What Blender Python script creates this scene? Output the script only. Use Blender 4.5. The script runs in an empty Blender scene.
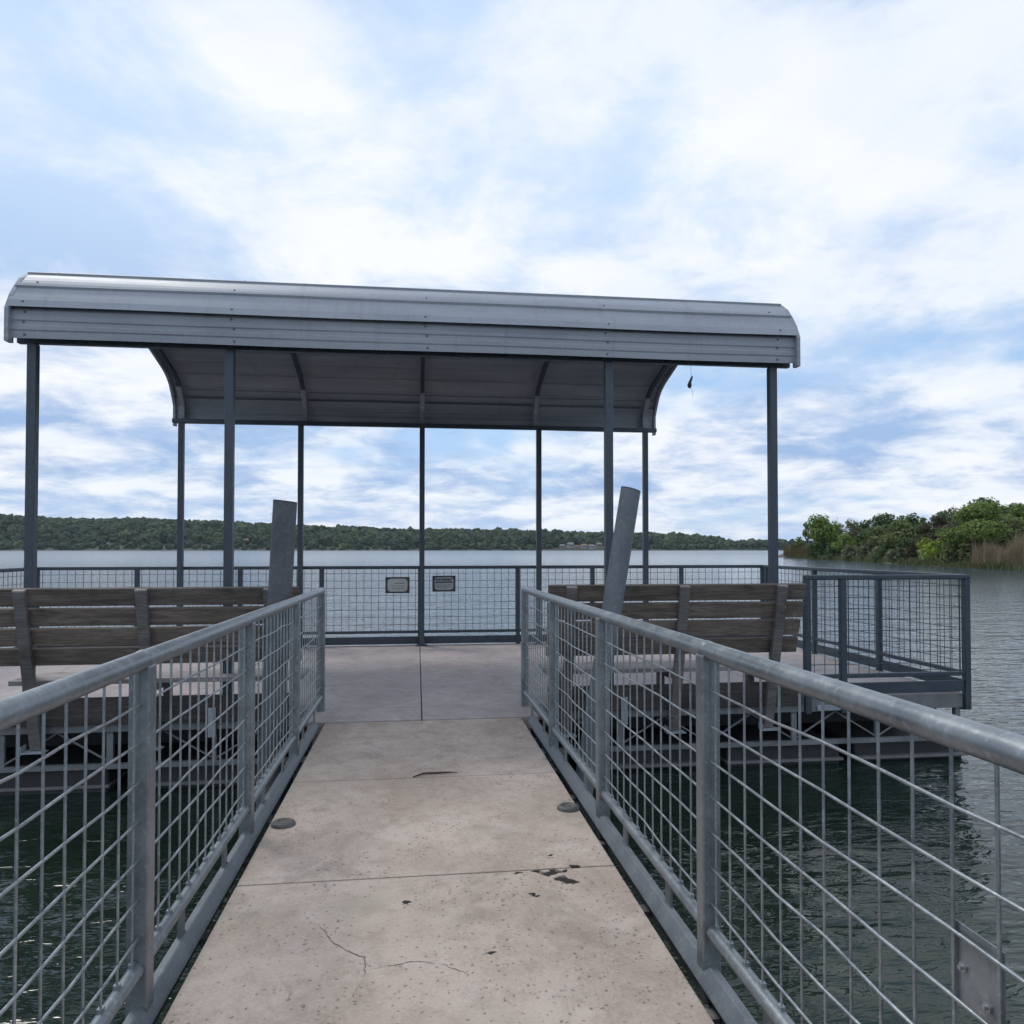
import bpy, bmesh, math, random
from mathutils import Vector, Matrix, noise as mnoise
R = math.radians
rnd = random.Random(7)
scn = bpy.context.scene
col = scn.collection

# ------------------------------------------------------------------ camera
F_PX, YAW, PITCH, CAM_H, HOR = 750.0, R(7.2), R(1.2), 1.35, 548.5
cam_d = bpy.data.cameras.new('camera')
cam = bpy.data.objects.new('camera', cam_d)
col.objects.link(cam)
cam.location = (0, 0, CAM_H)
cam.rotation_euler = (R(90) + PITCH, 0, -YAW)
cam_d.sensor_width = 36.0
cam_d.lens = F_PX / 1024 * 36.0
cam_d.shift_y = (HOR - 512 - F_PX * math.tan(PITCH)) / 1024
cam_d.clip_start = 0.05
cam_d.clip_end = 8000
scn.camera = cam
SY, CY = math.sin(YAW), math.cos(YAW)

def ground(u, depth):
    """plan position of something seen in column u at the given distance along the view axis"""
    k = (u - 512) / F_PX
    return depth * (SY + CY * k), depth * (CY - SY * k)

# ------------------------------------------------------------------ node helpers
def new_mat(name):
    m = bpy.data.materials.new(name)
    m.use_nodes = True
    nt = m.node_tree
    for n in list(nt.nodes):
        nt.nodes.remove(n)
    out = nt.nodes.new('ShaderNodeOutputMaterial')
    b = nt.nodes.new('ShaderNodeBsdfPrincipled')
    nt.links.new(b.outputs[0], out.inputs[0])
    return m, nt, b, out

def nd(nt, typ, **kw):
    n = nt.nodes.new(typ)
    for k, v in kw.items():
        if k.startswith('i_'):
            key = k[2:]
            n.inputs[int(key) if key.isdigit() else key.replace('_', ' ')].default_value = v
        else:
            setattr(n, k, v)
    return n

def lk(nt, a, b):
    nt.links.new(a, b)

def ramp(nt, fac, stops, interp='LINEAR'):
    r = nt.nodes.new('ShaderNodeValToRGB')
    r.color_ramp.interpolation = interp
    els = r.color_ramp.elements
    while len(els) < len(stops):
        els.new(0.5)
    for e, (p, c) in zip(els, stops):
        e.position = p
        e.color = (c, c, c, 1) if isinstance(c, (int, float)) else (*c, 1)
    lk(nt, fac, r.inputs[0])
    return r.outputs[0]

def mixc(nt, fac, a, b, blend='MIX'):
    n = nt.nodes.new('ShaderNodeMix')
    n.data_type = 'RGBA'
    n.blend_type = blend
    for i, v in ((0, fac), (6, a), (7, b)):
        if hasattr(v, 'links'):
            lk(nt, v, n.inputs[i])
        elif i == 0:
            n.inputs[0].default_value = v
        else:
            n.inputs[i].default_value = (*v, 1) if len(v) == 3 else v
    return n.outputs[2]

def math_n(nt, op, a, b=0.0, c=None, clamp=False):
    n = nt.nodes.new('ShaderNodeMath')
    n.operation = op
    n.use_clamp = clamp
    for i, v in enumerate((a, b, c)):
        if v is None:
            continue
        if hasattr(v, 'links'):
            lk(nt, v, n.inputs[i])
        else:
            n.inputs[i].default_value = v
    return n.outputs[0]

def coords(nt, scale=(1, 1, 1), rot=(0, 0, 0), loc=None):
    t = nt.nodes.new('ShaderNodeTexCoord')
    m = nt.nodes.new('ShaderNodeMapping')
    m.inputs['Scale'].default_value = scale
    m.inputs['Rotation'].default_value = rot
    if loc is not None:
        if hasattr(loc, 'links'):
            lk(nt, loc, m.inputs['Location'])
        else:
            m.inputs['Location'].default_value = loc
    lk(nt, t.outputs['Object'], m.inputs[0])
    return m.outputs[0]

def noise(nt, vec, scale, detail=4, rough=0.55, dist=0.0):
    n = nt.nodes.new('ShaderNodeTexNoise')
    n.inputs['Scale'].default_value = scale
    n.inputs['Detail'].default_value = detail
    n.inputs['Roughness'].default_value = rough
    n.inputs['Distortion'].default_value = dist
    lk(nt, vec, n.inputs['Vector'])
    return n.outputs[0]

def bump(nt, bsdf, height, strength=0.3, dist=0.01):
    b = nt.nodes.new('ShaderNodeBump')
    b.inputs['Strength'].default_value = strength
    b.inputs['Distance'].default_value = dist
    lk(nt, height, b.inputs['Height'])
    lk(nt, b.outputs[0], bsdf.inputs['Normal'])
    return b

# ------------------------------------------------------------------ materials
def metal_mat(name, c0, c1, metallic, rough, scale=6.0, dirt=(0.10, 0.10, 0.095), dirt_amt=0.45):
    m, nt, b, _ = new_mat(name)
    v = coords(nt)
    n1 = noise(nt, v, scale, 6, 0.65)
    n2 = noise(nt, v, scale * 9, 3, 0.6)
    base = mixc(nt, ramp(nt, n1, [(0.32, 0.0), (0.68, 1.0)]), c0, c1)
    spk = mixc(nt, math_n(nt, 'MULTIPLY', ramp(nt, n2, [(0.55, 0.0), (0.72, 1.0)]), 0.5), base,
               tuple(min(1, x * 1.5) for x in c1))
    n3 = noise(nt, coords(nt, (1, 1, 0.35)), scale * 1.7, 8, 0.7, 0.6)
    d = math_n(nt, 'MULTIPLY', ramp(nt, n3, [(0.56, 0.0), (0.74, 1.0)]), dirt_amt)
    lk(nt, mixc(nt, d, spk, dirt), b.inputs['Base Color'])
    b.inputs['Metallic'].default_value = metallic
    lk(nt, ramp(nt, n1, [(0.3, rough - 0.08), (0.7, rough + 0.12)]), b.inputs['Roughness'])
    bump(nt, b, n2, 0.12, 0.002)
    return m

M = {}
M['galv'] = metal_mat('galvanised_steel', (0.155, 0.174, 0.187), (0.275, 0.295, 0.308), 0.6, 0.36, 7.0)
M['wire'] = metal_mat('galvanised_wire', (0.21, 0.235, 0.25), (0.40, 0.425, 0.44), 0.75, 0.34, 12.0)
M['steel'] = metal_mat('backlit_fence_steel', (0.04, 0.055, 0.072), (0.065, 0.082, 0.10), 0.2, 0.5, 5.0)  # galvanised fence metal, its backlit shade painted in as a darker grey
M['kerb'] = metal_mat('grey_kerb_steel', (0.115, 0.13, 0.145), (0.175, 0.19, 0.205), 0.3, 0.5, 6.0)
M['post'] = metal_mat('backlit_post_steel', (0.045, 0.06, 0.078), (0.075, 0.092, 0.11), 0.25, 0.45, 5.0)  # same galvanising on the posts, darkened in colour for the backlight
M['pile'] = metal_mat('pile_steel', (0.13, 0.15, 0.165), (0.19, 0.21, 0.225), 0.15, 0.6, 4.0, (0.06, 0.055, 0.05), 0.5)
M['pile_worn'] = metal_mat('worn_pile', (0.085, 0.09, 0.10), (0.14, 0.145, 0.155), 0.1, 0.7, 4.0, (0.035, 0.03, 0.028), 0.7)
M['trim'] = metal_mat('roof_trim', (0.26, 0.285, 0.32), (0.36, 0.385, 0.42), 0.15, 0.7, 3.0)
M['bolt'] = metal_mat('bolt_steel', (0.30, 0.31, 0.32), (0.40, 0.41, 0.42), 0.7, 0.35, 20.0)
M['beam'] = metal_mat('weathered_beam', (0.15, 0.155, 0.16), (0.23, 0.235, 0.24), 0.2, 0.6, 3.0, (0.05, 0.045, 0.04), 0.6)
M['sign_frame'] = metal_mat('sign_back', (0.03, 0.035, 0.045), (0.05, 0.055, 0.065), 0.0, 0.5)
M['sign_face'] = metal_mat('sign_face', (0.33, 0.35, 0.36), (0.38, 0.40, 0.41), 0.0, 0.5)
M['sign_pale'] = metal_mat('pale_sign_face', (0.44, 0.46, 0.45), (0.50, 0.52, 0.50), 0.0, 0.5)
M['ink'] = metal_mat('sign_ink', (0.03, 0.035, 0.04), (0.05, 0.05, 0.055), 0.0, 0.6)
M['ink_grey'] = metal_mat('sign_ink_faded', (0.17, 0.18, 0.185), (0.20, 0.21, 0.21), 0.0, 0.6)
M['rubber'] = metal_mat('dark_rubber_and_gap_shade', (0.012, 0.013, 0.014), (0.03, 0.03, 0.03), 0.0, 0.7)

def roof_mat():
    m, nt, b, _ = new_mat('galvalume_roofing')
    v = coords(nt)
    n1 = noise(nt, coords(nt, (0.35, 2.0, 2.0)), 3.0, 6, 0.6)
    n2 = noise(nt, v, 60, 2, 0.5)
    n3 = noise(nt, coords(nt, (5.0, 1.0, 0.35)), 2.2, 6, 0.7)
    base = mixc(nt, ramp(nt, n1, [(0.3, 0.0), (0.7, 1.0)]), (0.25, 0.272, 0.305), (0.36, 0.382, 0.415))
    base = mixc(nt, math_n(nt, 'MULTIPLY', ramp(nt, n2, [(0.5, 0.0), (0.7, 1.0)]), 0.35), base, (0.40, 0.425, 0.455))
    d = math_n(nt, 'MULTIPLY', ramp(nt, n3, [(0.55, 0.0), (0.75, 1.0)]), 0.35)
    lk(nt, mixc(nt, d, base, (0.17, 0.17, 0.17)), b.inputs['Base Color'])
    b.inputs['Metallic'].default_value = 0.12
    lk(nt, ramp(nt, n1, [(0.3, 0.48), (0.7, 0.6)]), b.inputs['Roughness'])
    bump(nt, b, n1, 0.12, 0.01)
    return m
M['roof'] = roof_mat()

def concrete_mat(name, c0, c1, pits=1.0, spots=()):
    m, nt, b, _ = new_mat(name)
    v = coords(nt)
    n_big = noise(nt, v, 1.3, 6, 0.6, 0.4)
    n_mid = noise(nt, v, 9, 8, 0.68)
    n_fine = noise(nt, v, 90, 3, 0.6)
    colr = mixc(nt, ramp(nt, n_big, [(0.3, 0.0), (0.7, 1.0)]), c0, c1)
    colr = mixc(nt, math_n(nt, 'MULTIPLY', ramp(nt, n_mid, [(0.36, 1.0), (0.52, 0.0)]), 0.35), colr,
                tuple(x * 0.62 for x in c0))
    colr = mixc(nt, math_n(nt, 'MULTIPLY', ramp(nt, n_fine, [(0.35, 0.0), (0.7, 1.0)]), 0.28), colr,
                tuple(min(1, x * 1.22) for x in c1))
    n_st = noise(nt, coords(nt, (1, 0.55, 1), (0, 0, 0.3), (2.1, 7.7, 0)), 3.4, 9, 0.72, 0.8)
    colr = mixc(nt, math_n(nt, 'MULTIPLY', ramp(nt, n_st, [(0.52, 0.0), (0.70, 1.0)]), 0.5), colr, (0.17, 0.135, 0.108))
    n_w = noise(nt, coords(nt, (1, 1, 1), (0, 0, 0), (12.1, 3.7, 0)), 4.5, 7, 0.7, 0.3)
    colr = mixc(nt, math_n(nt, 'MULTIPLY', ramp(nt, n_w, [(0.54, 0.0), (0.70, 1.0)]), 0.45), colr, (0.52, 0.46, 0.42))
    # moss-tinted damp patches
    n_m = noise(nt, coords(nt, (1, 1, 1), (0, 0, 0), (4.1, 2.2, 0)), 1.9, 5, 0.6)
    colr = mixc(nt, math_n(nt, 'MULTIPLY', ramp(nt, n_m, [(0.55, 0.0), (0.72, 1.0)]), 0.35), colr, (0.27, 0.255, 0.19))
    # surface pits and flakes, thicker in some patches
    vz = nt.nodes.new('ShaderNodeTexVoronoi')
    vz.inputs['Scale'].default_value = 62
    vz.inputs['Randomness'].default_value = 1.0
    wv = nt.nodes.new('ShaderNodeVectorMath')
    wv.operation = 'ADD'
    nw = nt.nodes.new('ShaderNodeTexNoise')
    nw.inputs['Scale'].default_value = 110
    nw.inputs['Detail'].default_value = 4
    lk(nt, v, nw.inputs['Vector'])
    sc = nt.nodes.new('ShaderNodeVectorMath')
    sc.operation = 'SCALE'
    sc.inputs['Scale'].default_value = 0.022
    lk(nt, nw.outputs['Color'], sc.inputs[0])
    lk(nt, v, wv.inputs[0]); lk(nt, sc.outputs[0], wv.inputs[1])
    lk(nt, wv.outputs[0], vz.inputs['Vector'])
    sepc = nt.nodes.new('ShaderNodeSeparateColor')
    lk(nt, vz.outputs['Color'], sepc.inputs[0])
    size = math_n(nt, 'MULTIPLY', math_n(nt, 'POWER', sepc.outputs[0], 2.2), 0.46)
    n_p = noise(nt, coords(nt, (1, 1, 1), (0, 0, 0), (0.7, 9.3, 0)), 2.6, 5, 0.65)
    dens = ramp(nt, n_p, [(0.30, 0.4), (0.60, 1.0)])
    size = math_n(nt, 'MULTIPLY', size, math_n(nt, 'MULTIPLY', dens, pits))
    pit = math_n(nt, 'LESS_THAN', vz.outputs['Distance'], size)
    n_f = noise(nt, v, 30, 9, 0.78, 0.5)
    thr = math_n(nt, 'SUBTRACT', 0.735, math_n(nt, 'MULTIPLY', dens, 0.120 * pits))
    flake = math_n(nt, 'MULTIPLY', math_n(nt, 'SUBTRACT', n_f, thr), 26.0, clamp=True)
    pit = math_n(nt, 'MAXIMUM', pit, flake)
    colr = mixc(nt, math_n(nt, 'MULTIPLY', pit, 0.66), colr, (0.10, 0.078, 0.062))
    # dark blotches where something was spilt
    if spots:
        nwarp = nt.nodes.new('ShaderNodeTexNoise')
        nwarp.inputs['Scale'].default_value = 26
        nwarp.inputs['Detail'].default_value = 4
        lk(nt, v, nwarp.inputs['Vector'])
        w2 = nt.nodes.new('ShaderNodeVectorMath'); w2.operation = 'MULTIPLY_ADD'
        lk(nt, nwarp.outputs['Color'], w2.inputs[0])
        w2.inputs[1].default_value = (0.07, 0.07, 0)
        lk(nt, v, w2.inputs[2])
        total = None
        for (x, y, r, e) in spots:
            mp = nt.nodes.new('ShaderNodeMapping')
            mp.vector_type = 'TEXTURE'
            mp.inputs['Location'].default_value = (x + 0.035, y + 0.035, 0)
            mp.inputs['Rotation'].default_value = (0, 0, e)
            mp.inputs['Scale'].default_value = (r * 1.8, r, 10)
            lk(nt, w2.outputs[0], mp.inputs[0])
            ln = nt.nodes.new('ShaderNodeVectorMath'); ln.operation = 'LENGTH'
            lk(nt, mp.outputs[0], ln.inputs[0])
            s = ramp(nt, ln.outputs['Value'], [(0.75, 1.0), (0.95, 0.0)])
            total = s if total is None else math_n(nt, 'MAXIMUM', total, s)
        colr = mixc(nt, math_n(nt, 'MULTIPLY', total, 1.0), colr, (0.012, 0.009, 0.007))
    lk(nt, colr, b.inputs['Base Color'])
    b.inputs['Roughness'].default_value = 0.86
    h = math_n(nt, 'SUBTRACT', math_n(nt, 'ADD', math_n(nt, 'MULTIPLY', n_mid, 0.6), math_n(nt, 'MULTIPLY', n_fine, 0.35)),
               math_n(nt, 'MULTIPLY', pit, 0.5))
    bump(nt, b, h, 0.35, 0.006)
    return m
GX = 0.06            # centre line of gangway and dock
SP = [(0.545, 3.06, 0.030, 0.3), (0.60, 2.98, 0.034, -0.6), (0.50, 3.085, 0.016, 0.2), (0.66, 3.11, 0.016, 0.0),
      (0.42, 3.07, 0.014, 0.1), (0.57, 3.24, 0.013, 0.0), (0.45, 2.87, 0.012, -0.5), (0.245, 2.48, 0.015, 0.2),
      (0.60, 3.07, 0.012, 0.9), (-0.03, 2.87, 0.012, 0.1)]
SP = [(x - GX + 0.0, y, r, e) for x, y, r, e in SP]
M['concrete'] = concrete_mat('walkway_concrete', (0.285, 0.218, 0.172), (0.50, 0.412, 0.350), 1.0, SP)
M['concrete_dock'] = concrete_mat('dock_concrete', (0.29, 0.245, 0.235), (0.42, 0.37, 0.362), 0.5)

def flat_mat(name, c, rough=0.8, metallic=0.0):
    m, nt, b, _ = new_mat(name)
    n = noise(nt, coords(nt), 14, 5, 0.6)
    lk(nt, mixc(nt, n, tuple(x * 0.65 for x in c), tuple(min(1, x * 1.3) for x in c)), b.inputs['Base Color'])
    b.inputs['Roughness'].default_value = rough
    b.inputs['Metallic'].default_value = metallic
    return m
M['crack'] = flat_mat('crack_dirt', (0.12, 0.10, 0.084))
M['float'] = flat_mat('float_shell', (0.035, 0.037, 0.038), 0.6)
M['float_band'] = flat_mat('float_band', (0.16, 0.165, 0.16), 0.7)
M['twig'] = flat_mat('twig_bark', (0.06, 0.045, 0.035))
M['cap'] = metal_mat('cover_cap', (0.07, 0.068, 0.065), (0.13, 0.12, 0.115), 0.3, 0.6, 30)

def wood_mat(name, c0, c1):
    m, nt, b, _ = new_mat(name)
    g = nt.nodes.new('ShaderNodeNewGeometry')
    comb = nt.nodes.new('ShaderNodeCombineXYZ')
    for i in range(3):
        lk(nt, math_n(nt, 'MULTIPLY', g.outputs['Random Per Island'], (31.0, 17.0, 53.0)[i]), comb.inputs[i])
    v = coords(nt, (0.55, 7.0, 7.0), loc=comb.outputs[0])
    n1 = noise(nt, v, 2.6, 8, 0.65, 1.2)
    n2 = noise(nt, v, 14, 4, 0.6)
    n3 = noise(nt, coords(nt, (1, 1.4, 1.4), loc=comb.outputs[0]), 2.1, 5, 0.6, 0.5)
    colr = mixc(nt, ramp(nt, n1, [(0.3, 0.0), (0.7, 1.0)]), c0, c1)
    colr = mixc(nt, math_n(nt, 'MULTIPLY', ramp(nt, n2, [(0.42, 1.0), (0.58, 0.0)]), 0.4), colr, tuple(x * 0.45 for x in c0))
    colr = mixc(nt, math_n(nt, 'MULTIPLY', ramp(nt, n3, [(0.52, 0.0), (0.66, 1.0)]), 0.55), colr, tuple(x * 0.35 for x in c0))
    tint = mixc(nt, g.outputs['Random Per Island'], (0.66, 0.66, 0.68), (1.3, 1.25, 1.18))
    colr = mixc(nt, 1.0, colr, tint, 'MULTIPLY')
    # knots
    vo = nt.nodes.new('ShaderNodeTexVoronoi')
    vo.inputs['Scale'].default_value = 2.4
    lk(nt, coords(nt, (0.8, 2.2, 2.2), loc=comb.outputs[0]), vo.inputs['Vector'])
    kn = ramp(nt, vo.outputs['Distance'], [(0.05, 1.0), (0.10, 0.0)])
    colr = mixc(nt, math_n(nt, 'MULTIPLY', kn, 0.8), colr, (0.02, 0.016, 0.013))
    lk(nt, colr, b.inputs['Base Color'])
    b.inputs['Roughness'].default_value = 0.85
    bump(nt, b, n1, 0.5, 0.006)
    return m
M['wood'] = wood_mat('weathered_plank', (0.095, 0.077, 0.065), (0.275, 0.230, 0.196))
M['wood_grey'] = wood_mat('silvered_plank', (0.27, 0.25, 0.245), (0.42, 0.39, 0.385))
M['wood_dark'] = wood_mat('dark_plank', (0.045, 0.039, 0.035), (0.12, 0.105, 0.095))  # darker plank tone for the kick boards
M['wood_post'] = wood_mat('silvered_post', (0.16, 0.15, 0.14), (0.27, 0.25, 0.235))

def leaf_mat(name, dark, light, trans=0.35):
    m, nt, b, out = new_mat(name)
    g = nt.nodes.new('ShaderNodeNewGeometry')
    n = noise(nt, coords(nt), 0.55, 3, 0.6)
    f = math_n(nt, 'ADD', math_n(nt, 'MULTIPLY', g.outputs['Random Per Island'], 0.55), math_n(nt, 'MULTIPLY', n, 0.7))
    c = mixc(nt, ramp(nt, f, [(0.3, 0.0), (0.9, 1.0)]), dark, light)
    lk(nt, c, b.inputs['Base Color'])
    b.inputs['Roughness'].default_value = 0.6
    b.inputs['Specular IOR Level'].default_value = 0.25
    t = nt.nodes.new('ShaderNodeBsdfTranslucent')
    lk(nt, mixc(nt, 1.0, c, (1.2, 1.25, 0.7), 'MULTIPLY'), t.inputs[0])
    mx = nt.nodes.new('ShaderNodeMixShader')
    mx.inputs[0].default_value = trans
    lk(nt, b.outputs[0], mx.inputs[1]); lk(nt, t.outputs[0], mx.inputs[2])
    lk(nt, mx.outputs[0], out.inputs[0])
    return m
M['leaf_bright'] = leaf_mat('leaf_bright', (0.075, 0.125, 0.03), (0.24, 0.32, 0.075))
M['leaf_green'] = leaf_mat('leaf_green', (0.074, 0.114, 0.036), (0.252, 0.318, 0.094))
M['leaf_olive'] = leaf_mat('leaf_olive', (0.075, 0.098, 0.041), (0.218, 0.247, 0.103))
M['leaf_dark'] = leaf_mat('leaf_dark', (0.041, 0.077, 0.032), (0.109, 0.163, 0.069))
M['leaf_grey'] = leaf_mat('leaf_grey', (0.095, 0.112, 0.07), (0.24, 0.255, 0.165))
M['leaf_yellow'] = leaf_mat('leaf_yellow', (0.143, 0.208, 0.039), (0.390, 0.468, 0.091))
M['leaf_brown'] = leaf_mat('leaf_brown', (0.055, 0.056, 0.034), (0.125, 0.115, 0.07))
M['reed'] = leaf_mat('reed_dry', (0.15, 0.12, 0.085), (0.36, 0.29, 0.21), 0.25)
M['reed_red'] = leaf_mat('reed_russet', (0.10, 0.085, 0.05), (0.19, 0.15, 0.08), 0.25)
M['grass'] = leaf_mat('bank_grass', (0.08, 0.095, 0.045), (0.20, 0.21, 0.11), 0.3)
M['bark'] = flat_mat('bark', (0.10, 0.088, 0.075))
M['bark_pale'] = flat_mat('pale_bark', (0.22, 0.20, 0.185))
M['soil'] = flat_mat('bank_soil', (0.085, 0.075, 0.05))
M['hill'] = flat_mat('hill_soil', (0.035, 0.045, 0.025))

def far_leaf():
    m, nt, b, _ = new_mat('far_foliage')
    g = nt.nodes.new('ShaderNodeNewGeometry')
    v = coords(nt)
    n = noise(nt, v, 0.22, 5, 0.7)
    n2 = noise(nt, v, 0.012, 4, 0.6)
    f = math_n(nt, 'ADD', math_n(nt, 'MULTIPLY', g.outputs['Random Per Island'], 0.5), math_n(nt, 'MULTIPLY', n2, 0.6))
    c = mixc(nt, ramp(nt, f, [(0.3, 0.0), (0.75, 1.0)]), (0.030, 0.050, 0.034), (0.080, 0.112, 0.058))
    c = mixc(nt, ramp(nt, f, [(0.78, 0.0), (0.86, 1.0)]), c, (0.15, 0.175, 0.07))
    c = mixc(nt, ramp(nt, n, [(0.35, 0.65), (0.6, 0.0)]), c, (0.018, 0.032, 0.018))
    lk(nt, c, b.inputs['Base Color'])
    b.inputs['Roughness'].default_value = 0.8
    b.inputs['Specular IOR Level'].default_value = 0.15
    return m
M['far_leaf'] = far_leaf()
M['wall_pale'] = flat_mat('pale_render', (0.34, 0.335, 0.325))
M['wall_tan'] = flat_mat('tan_render', (0.24, 0.21, 0.175))
M['roof_grey'] = flat_mat('grey_shingle', (0.20, 0.20, 0.21))
M['roof_red'] = flat_mat('red_tile', (0.25, 0.13, 0.10))
M['glass'] = flat_mat('window_glass', (0.04, 0.05, 0.06), 0.15)

def water_mat():
    m, nt, b, _ = new_mat('lake_water')
    b.inputs['Base Color'].default_value = (0.020, 0.034, 0.032, 1)
    b.inputs['Roughness'].default_value = 0.04
    b.inputs['IOR'].default_value = 1.333
    v1 = coords(nt, (0.55, 1.5, 1), (0, 0, R(12)))
    v2 = coords(nt, (0.9, 2.2, 1), (0, 0, R(-14)))
    v3 = coords(nt, (1.0, 1.7, 1), (0, 0, R(28)))
    n0 = noise(nt, v1, 0.5, 2, 0.5, 0.4)
    n1 = noise(nt, v1, 1.7, 3, 0.5, 0.5)
    n2 = noise(nt, v2, 3.6, 3, 0.5, 0.7)
    n3 = noise(nt, v3, 11.0, 2, 0.5, 0.3)
    h = math_n(nt, 'ADD', math_n(nt, 'MULTIPLY', n1, 0.034), math_n(nt, 'MULTIPLY', n2, 0.017))
    h = math_n(nt, 'ADD', h, math_n(nt, 'MULTIPLY', n3, 0.0016))
    h = math_n(nt, 'ADD', h, math_n(nt, 'MULTIPLY', n0, 0.035))
    # sheltered ripples by the dock, smoother sheet of water out on the lake
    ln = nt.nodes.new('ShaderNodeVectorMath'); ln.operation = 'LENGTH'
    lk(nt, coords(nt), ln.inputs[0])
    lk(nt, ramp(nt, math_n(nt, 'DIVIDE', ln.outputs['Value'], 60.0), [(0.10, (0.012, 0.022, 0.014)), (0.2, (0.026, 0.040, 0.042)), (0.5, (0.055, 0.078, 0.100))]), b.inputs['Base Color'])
    calm = ramp(nt, math_n(nt, 'DIVIDE', ln.outputs['Value'], 200.0), [(0.06, 1.0), (0.3, 0.8), (0.7, 0.42), (1.0, 0.25)])
    h = math_n(nt, 'MULTIPLY', h, calm)
    lk(nt, ramp(nt, math_n(nt, 'DIVIDE', ln.outputs['Value'], 300.0), [(0.05, 0.04), (0.5, 0.16), (1.0, 0.24)]), b.inputs['Roughness'])
    bu = bump(nt, b, h, 1.0, 1.0)
    return m
M['water'] = water_mat()

# ------------------------------------------------------------------ mesh builder
class MB:
    def __init__(s):
        s.v, s.f, s.sm = [], [], []
    def add(s, vs, fs, smooth=False):
        o = len(s.v)
        s.v += [tuple(p) for p in vs]
        s.f += [tuple(i + o for i in f) for f in fs]
        s.sm += [smooth] * len(fs)
        return s
    def box(s, x0, x1, y0, y1, z0, z1):
        vs = [(x, y, z) for z in (z0, z1) for y in (y0, y1) for x in (x0, x1)]
        return s.add(vs, [(0, 2, 3, 1), (4, 5, 7, 6), (0, 1, 5, 4), (2, 6, 7, 3), (0, 4, 6, 2), (1, 3, 7, 5)])
    def beam(s, a, b, w, h, up=(0, 0, 1)):
        """bar of w (sideways) x h (along up) from a to b"""
        a, b = Vector(a), Vector(b)
        d = (b - a).normalized()
        u = Vector(up)
        u = (u - d * u.dot(d)).normalized()
        r = d.cross(u)
        vs = [p + r * (w / 2 * i) + u * (h / 2 * j) for p in (a, b) for i, j in ((-1, -1), (1, -1), (1, 1), (-1, 1))]
        return s.add(vs, [(3, 2, 1, 0), (4, 5, 6, 7), (0, 1, 5, 4), (1, 2, 6, 5), (2, 3, 7, 6), (3, 0, 4, 7)])
    def tube(s, path, r, n=8, caps=True, smooth=True):
        path = [Vector(p) for p in path]
        rs = r if isinstance(r, (list, tuple)) else [r] * len(path)
        t0 = (path[1] - path[0]).normalized()
        ref = Vector((0, 0, 1)) if abs(t0.z) < 0.9 else Vector((1, 0, 0))
        nrm = (ref - t0 * ref.dot(t0)).normalized()
        vs = []
        for i, p in enumerate(path):
            t = (path[min(i + 1, len(path) - 1)] - path[max(i - 1, 0)]).normalized()
            nrm = (nrm - t * nrm.dot(t)).normalized()
            bn = t.cross(nrm)
            for k in range(n):
                a = 2 * math.pi * k / n
                vs.append(p + (nrm * math.cos(a) + bn * math.sin(a)) * rs[i])
        fs = []
        for i in range(len(path) - 1):
            for k in range(n):
                fs.append((i * n + k, i * n + (k + 1) % n, (i + 1) * n + (k + 1) % n, (i + 1) * n + k))
        s.add(vs, fs, smooth)
        if caps:
            s.add(vs[:n], [tuple(range(n - 1, -1, -1))])
            s.add(vs[-n:], [tuple(range(n))])
        return s
    def build(s, name, mat, parent=None, bevel=0.0):
        off = Vector(parent_base(parent)) if parent else Vector((0, 0, 0))
        me = bpy.data.meshes.new(name)
        me.from_pydata([tuple(Vector(p) - off) for p in s.v], [], s.f)
        me.polygons.foreach_set('use_smooth', s.sm)
        me.materials.append(M[mat] if isinstance(mat, str) else mat)
        me.update()
        o = bpy.data.objects.new(name, me)
        col.objects.link(o)
        if parent:
            o.parent = parent
        if bevel:
            md = o.modifiers.new('soft_edges', 'BEVEL')
            md.width = bevel
            md.segments = 2
            md.limit_method = 'ANGLE'
            md.angle_limit = R(50)
        return o

def parent_base(o):
    p = Vector((0, 0, 0))
    while o:
        p += Vector(o.location)
        o = o.parent
    return p

def tag(o, label=None, cat=None, group=None, kind=None):
    if label: o['label'] = label
    if cat: o['category'] = cat
    if group: o['group'] = group
    if kind: o['kind'] = kind
    return o

def thing(name, label, cat, loc, group=None):
    o = bpy.data.objects.new(name, None)
    o.empty_display_size = 0.2
    col.objects.link(o)
    o.location = loc
    return tag(o, label, cat, group)

# ------------------------------------------------------------------ gangway
SLOPE = 0.007
Y_END = 5.96
WATER = -0.63
def gz(y):
    return SLOPE * (Y_END - y)
XL, XR = -0.705, 0.826          # concrete edges
RL, RR = -0.79, 0.92            # railing lines

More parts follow.
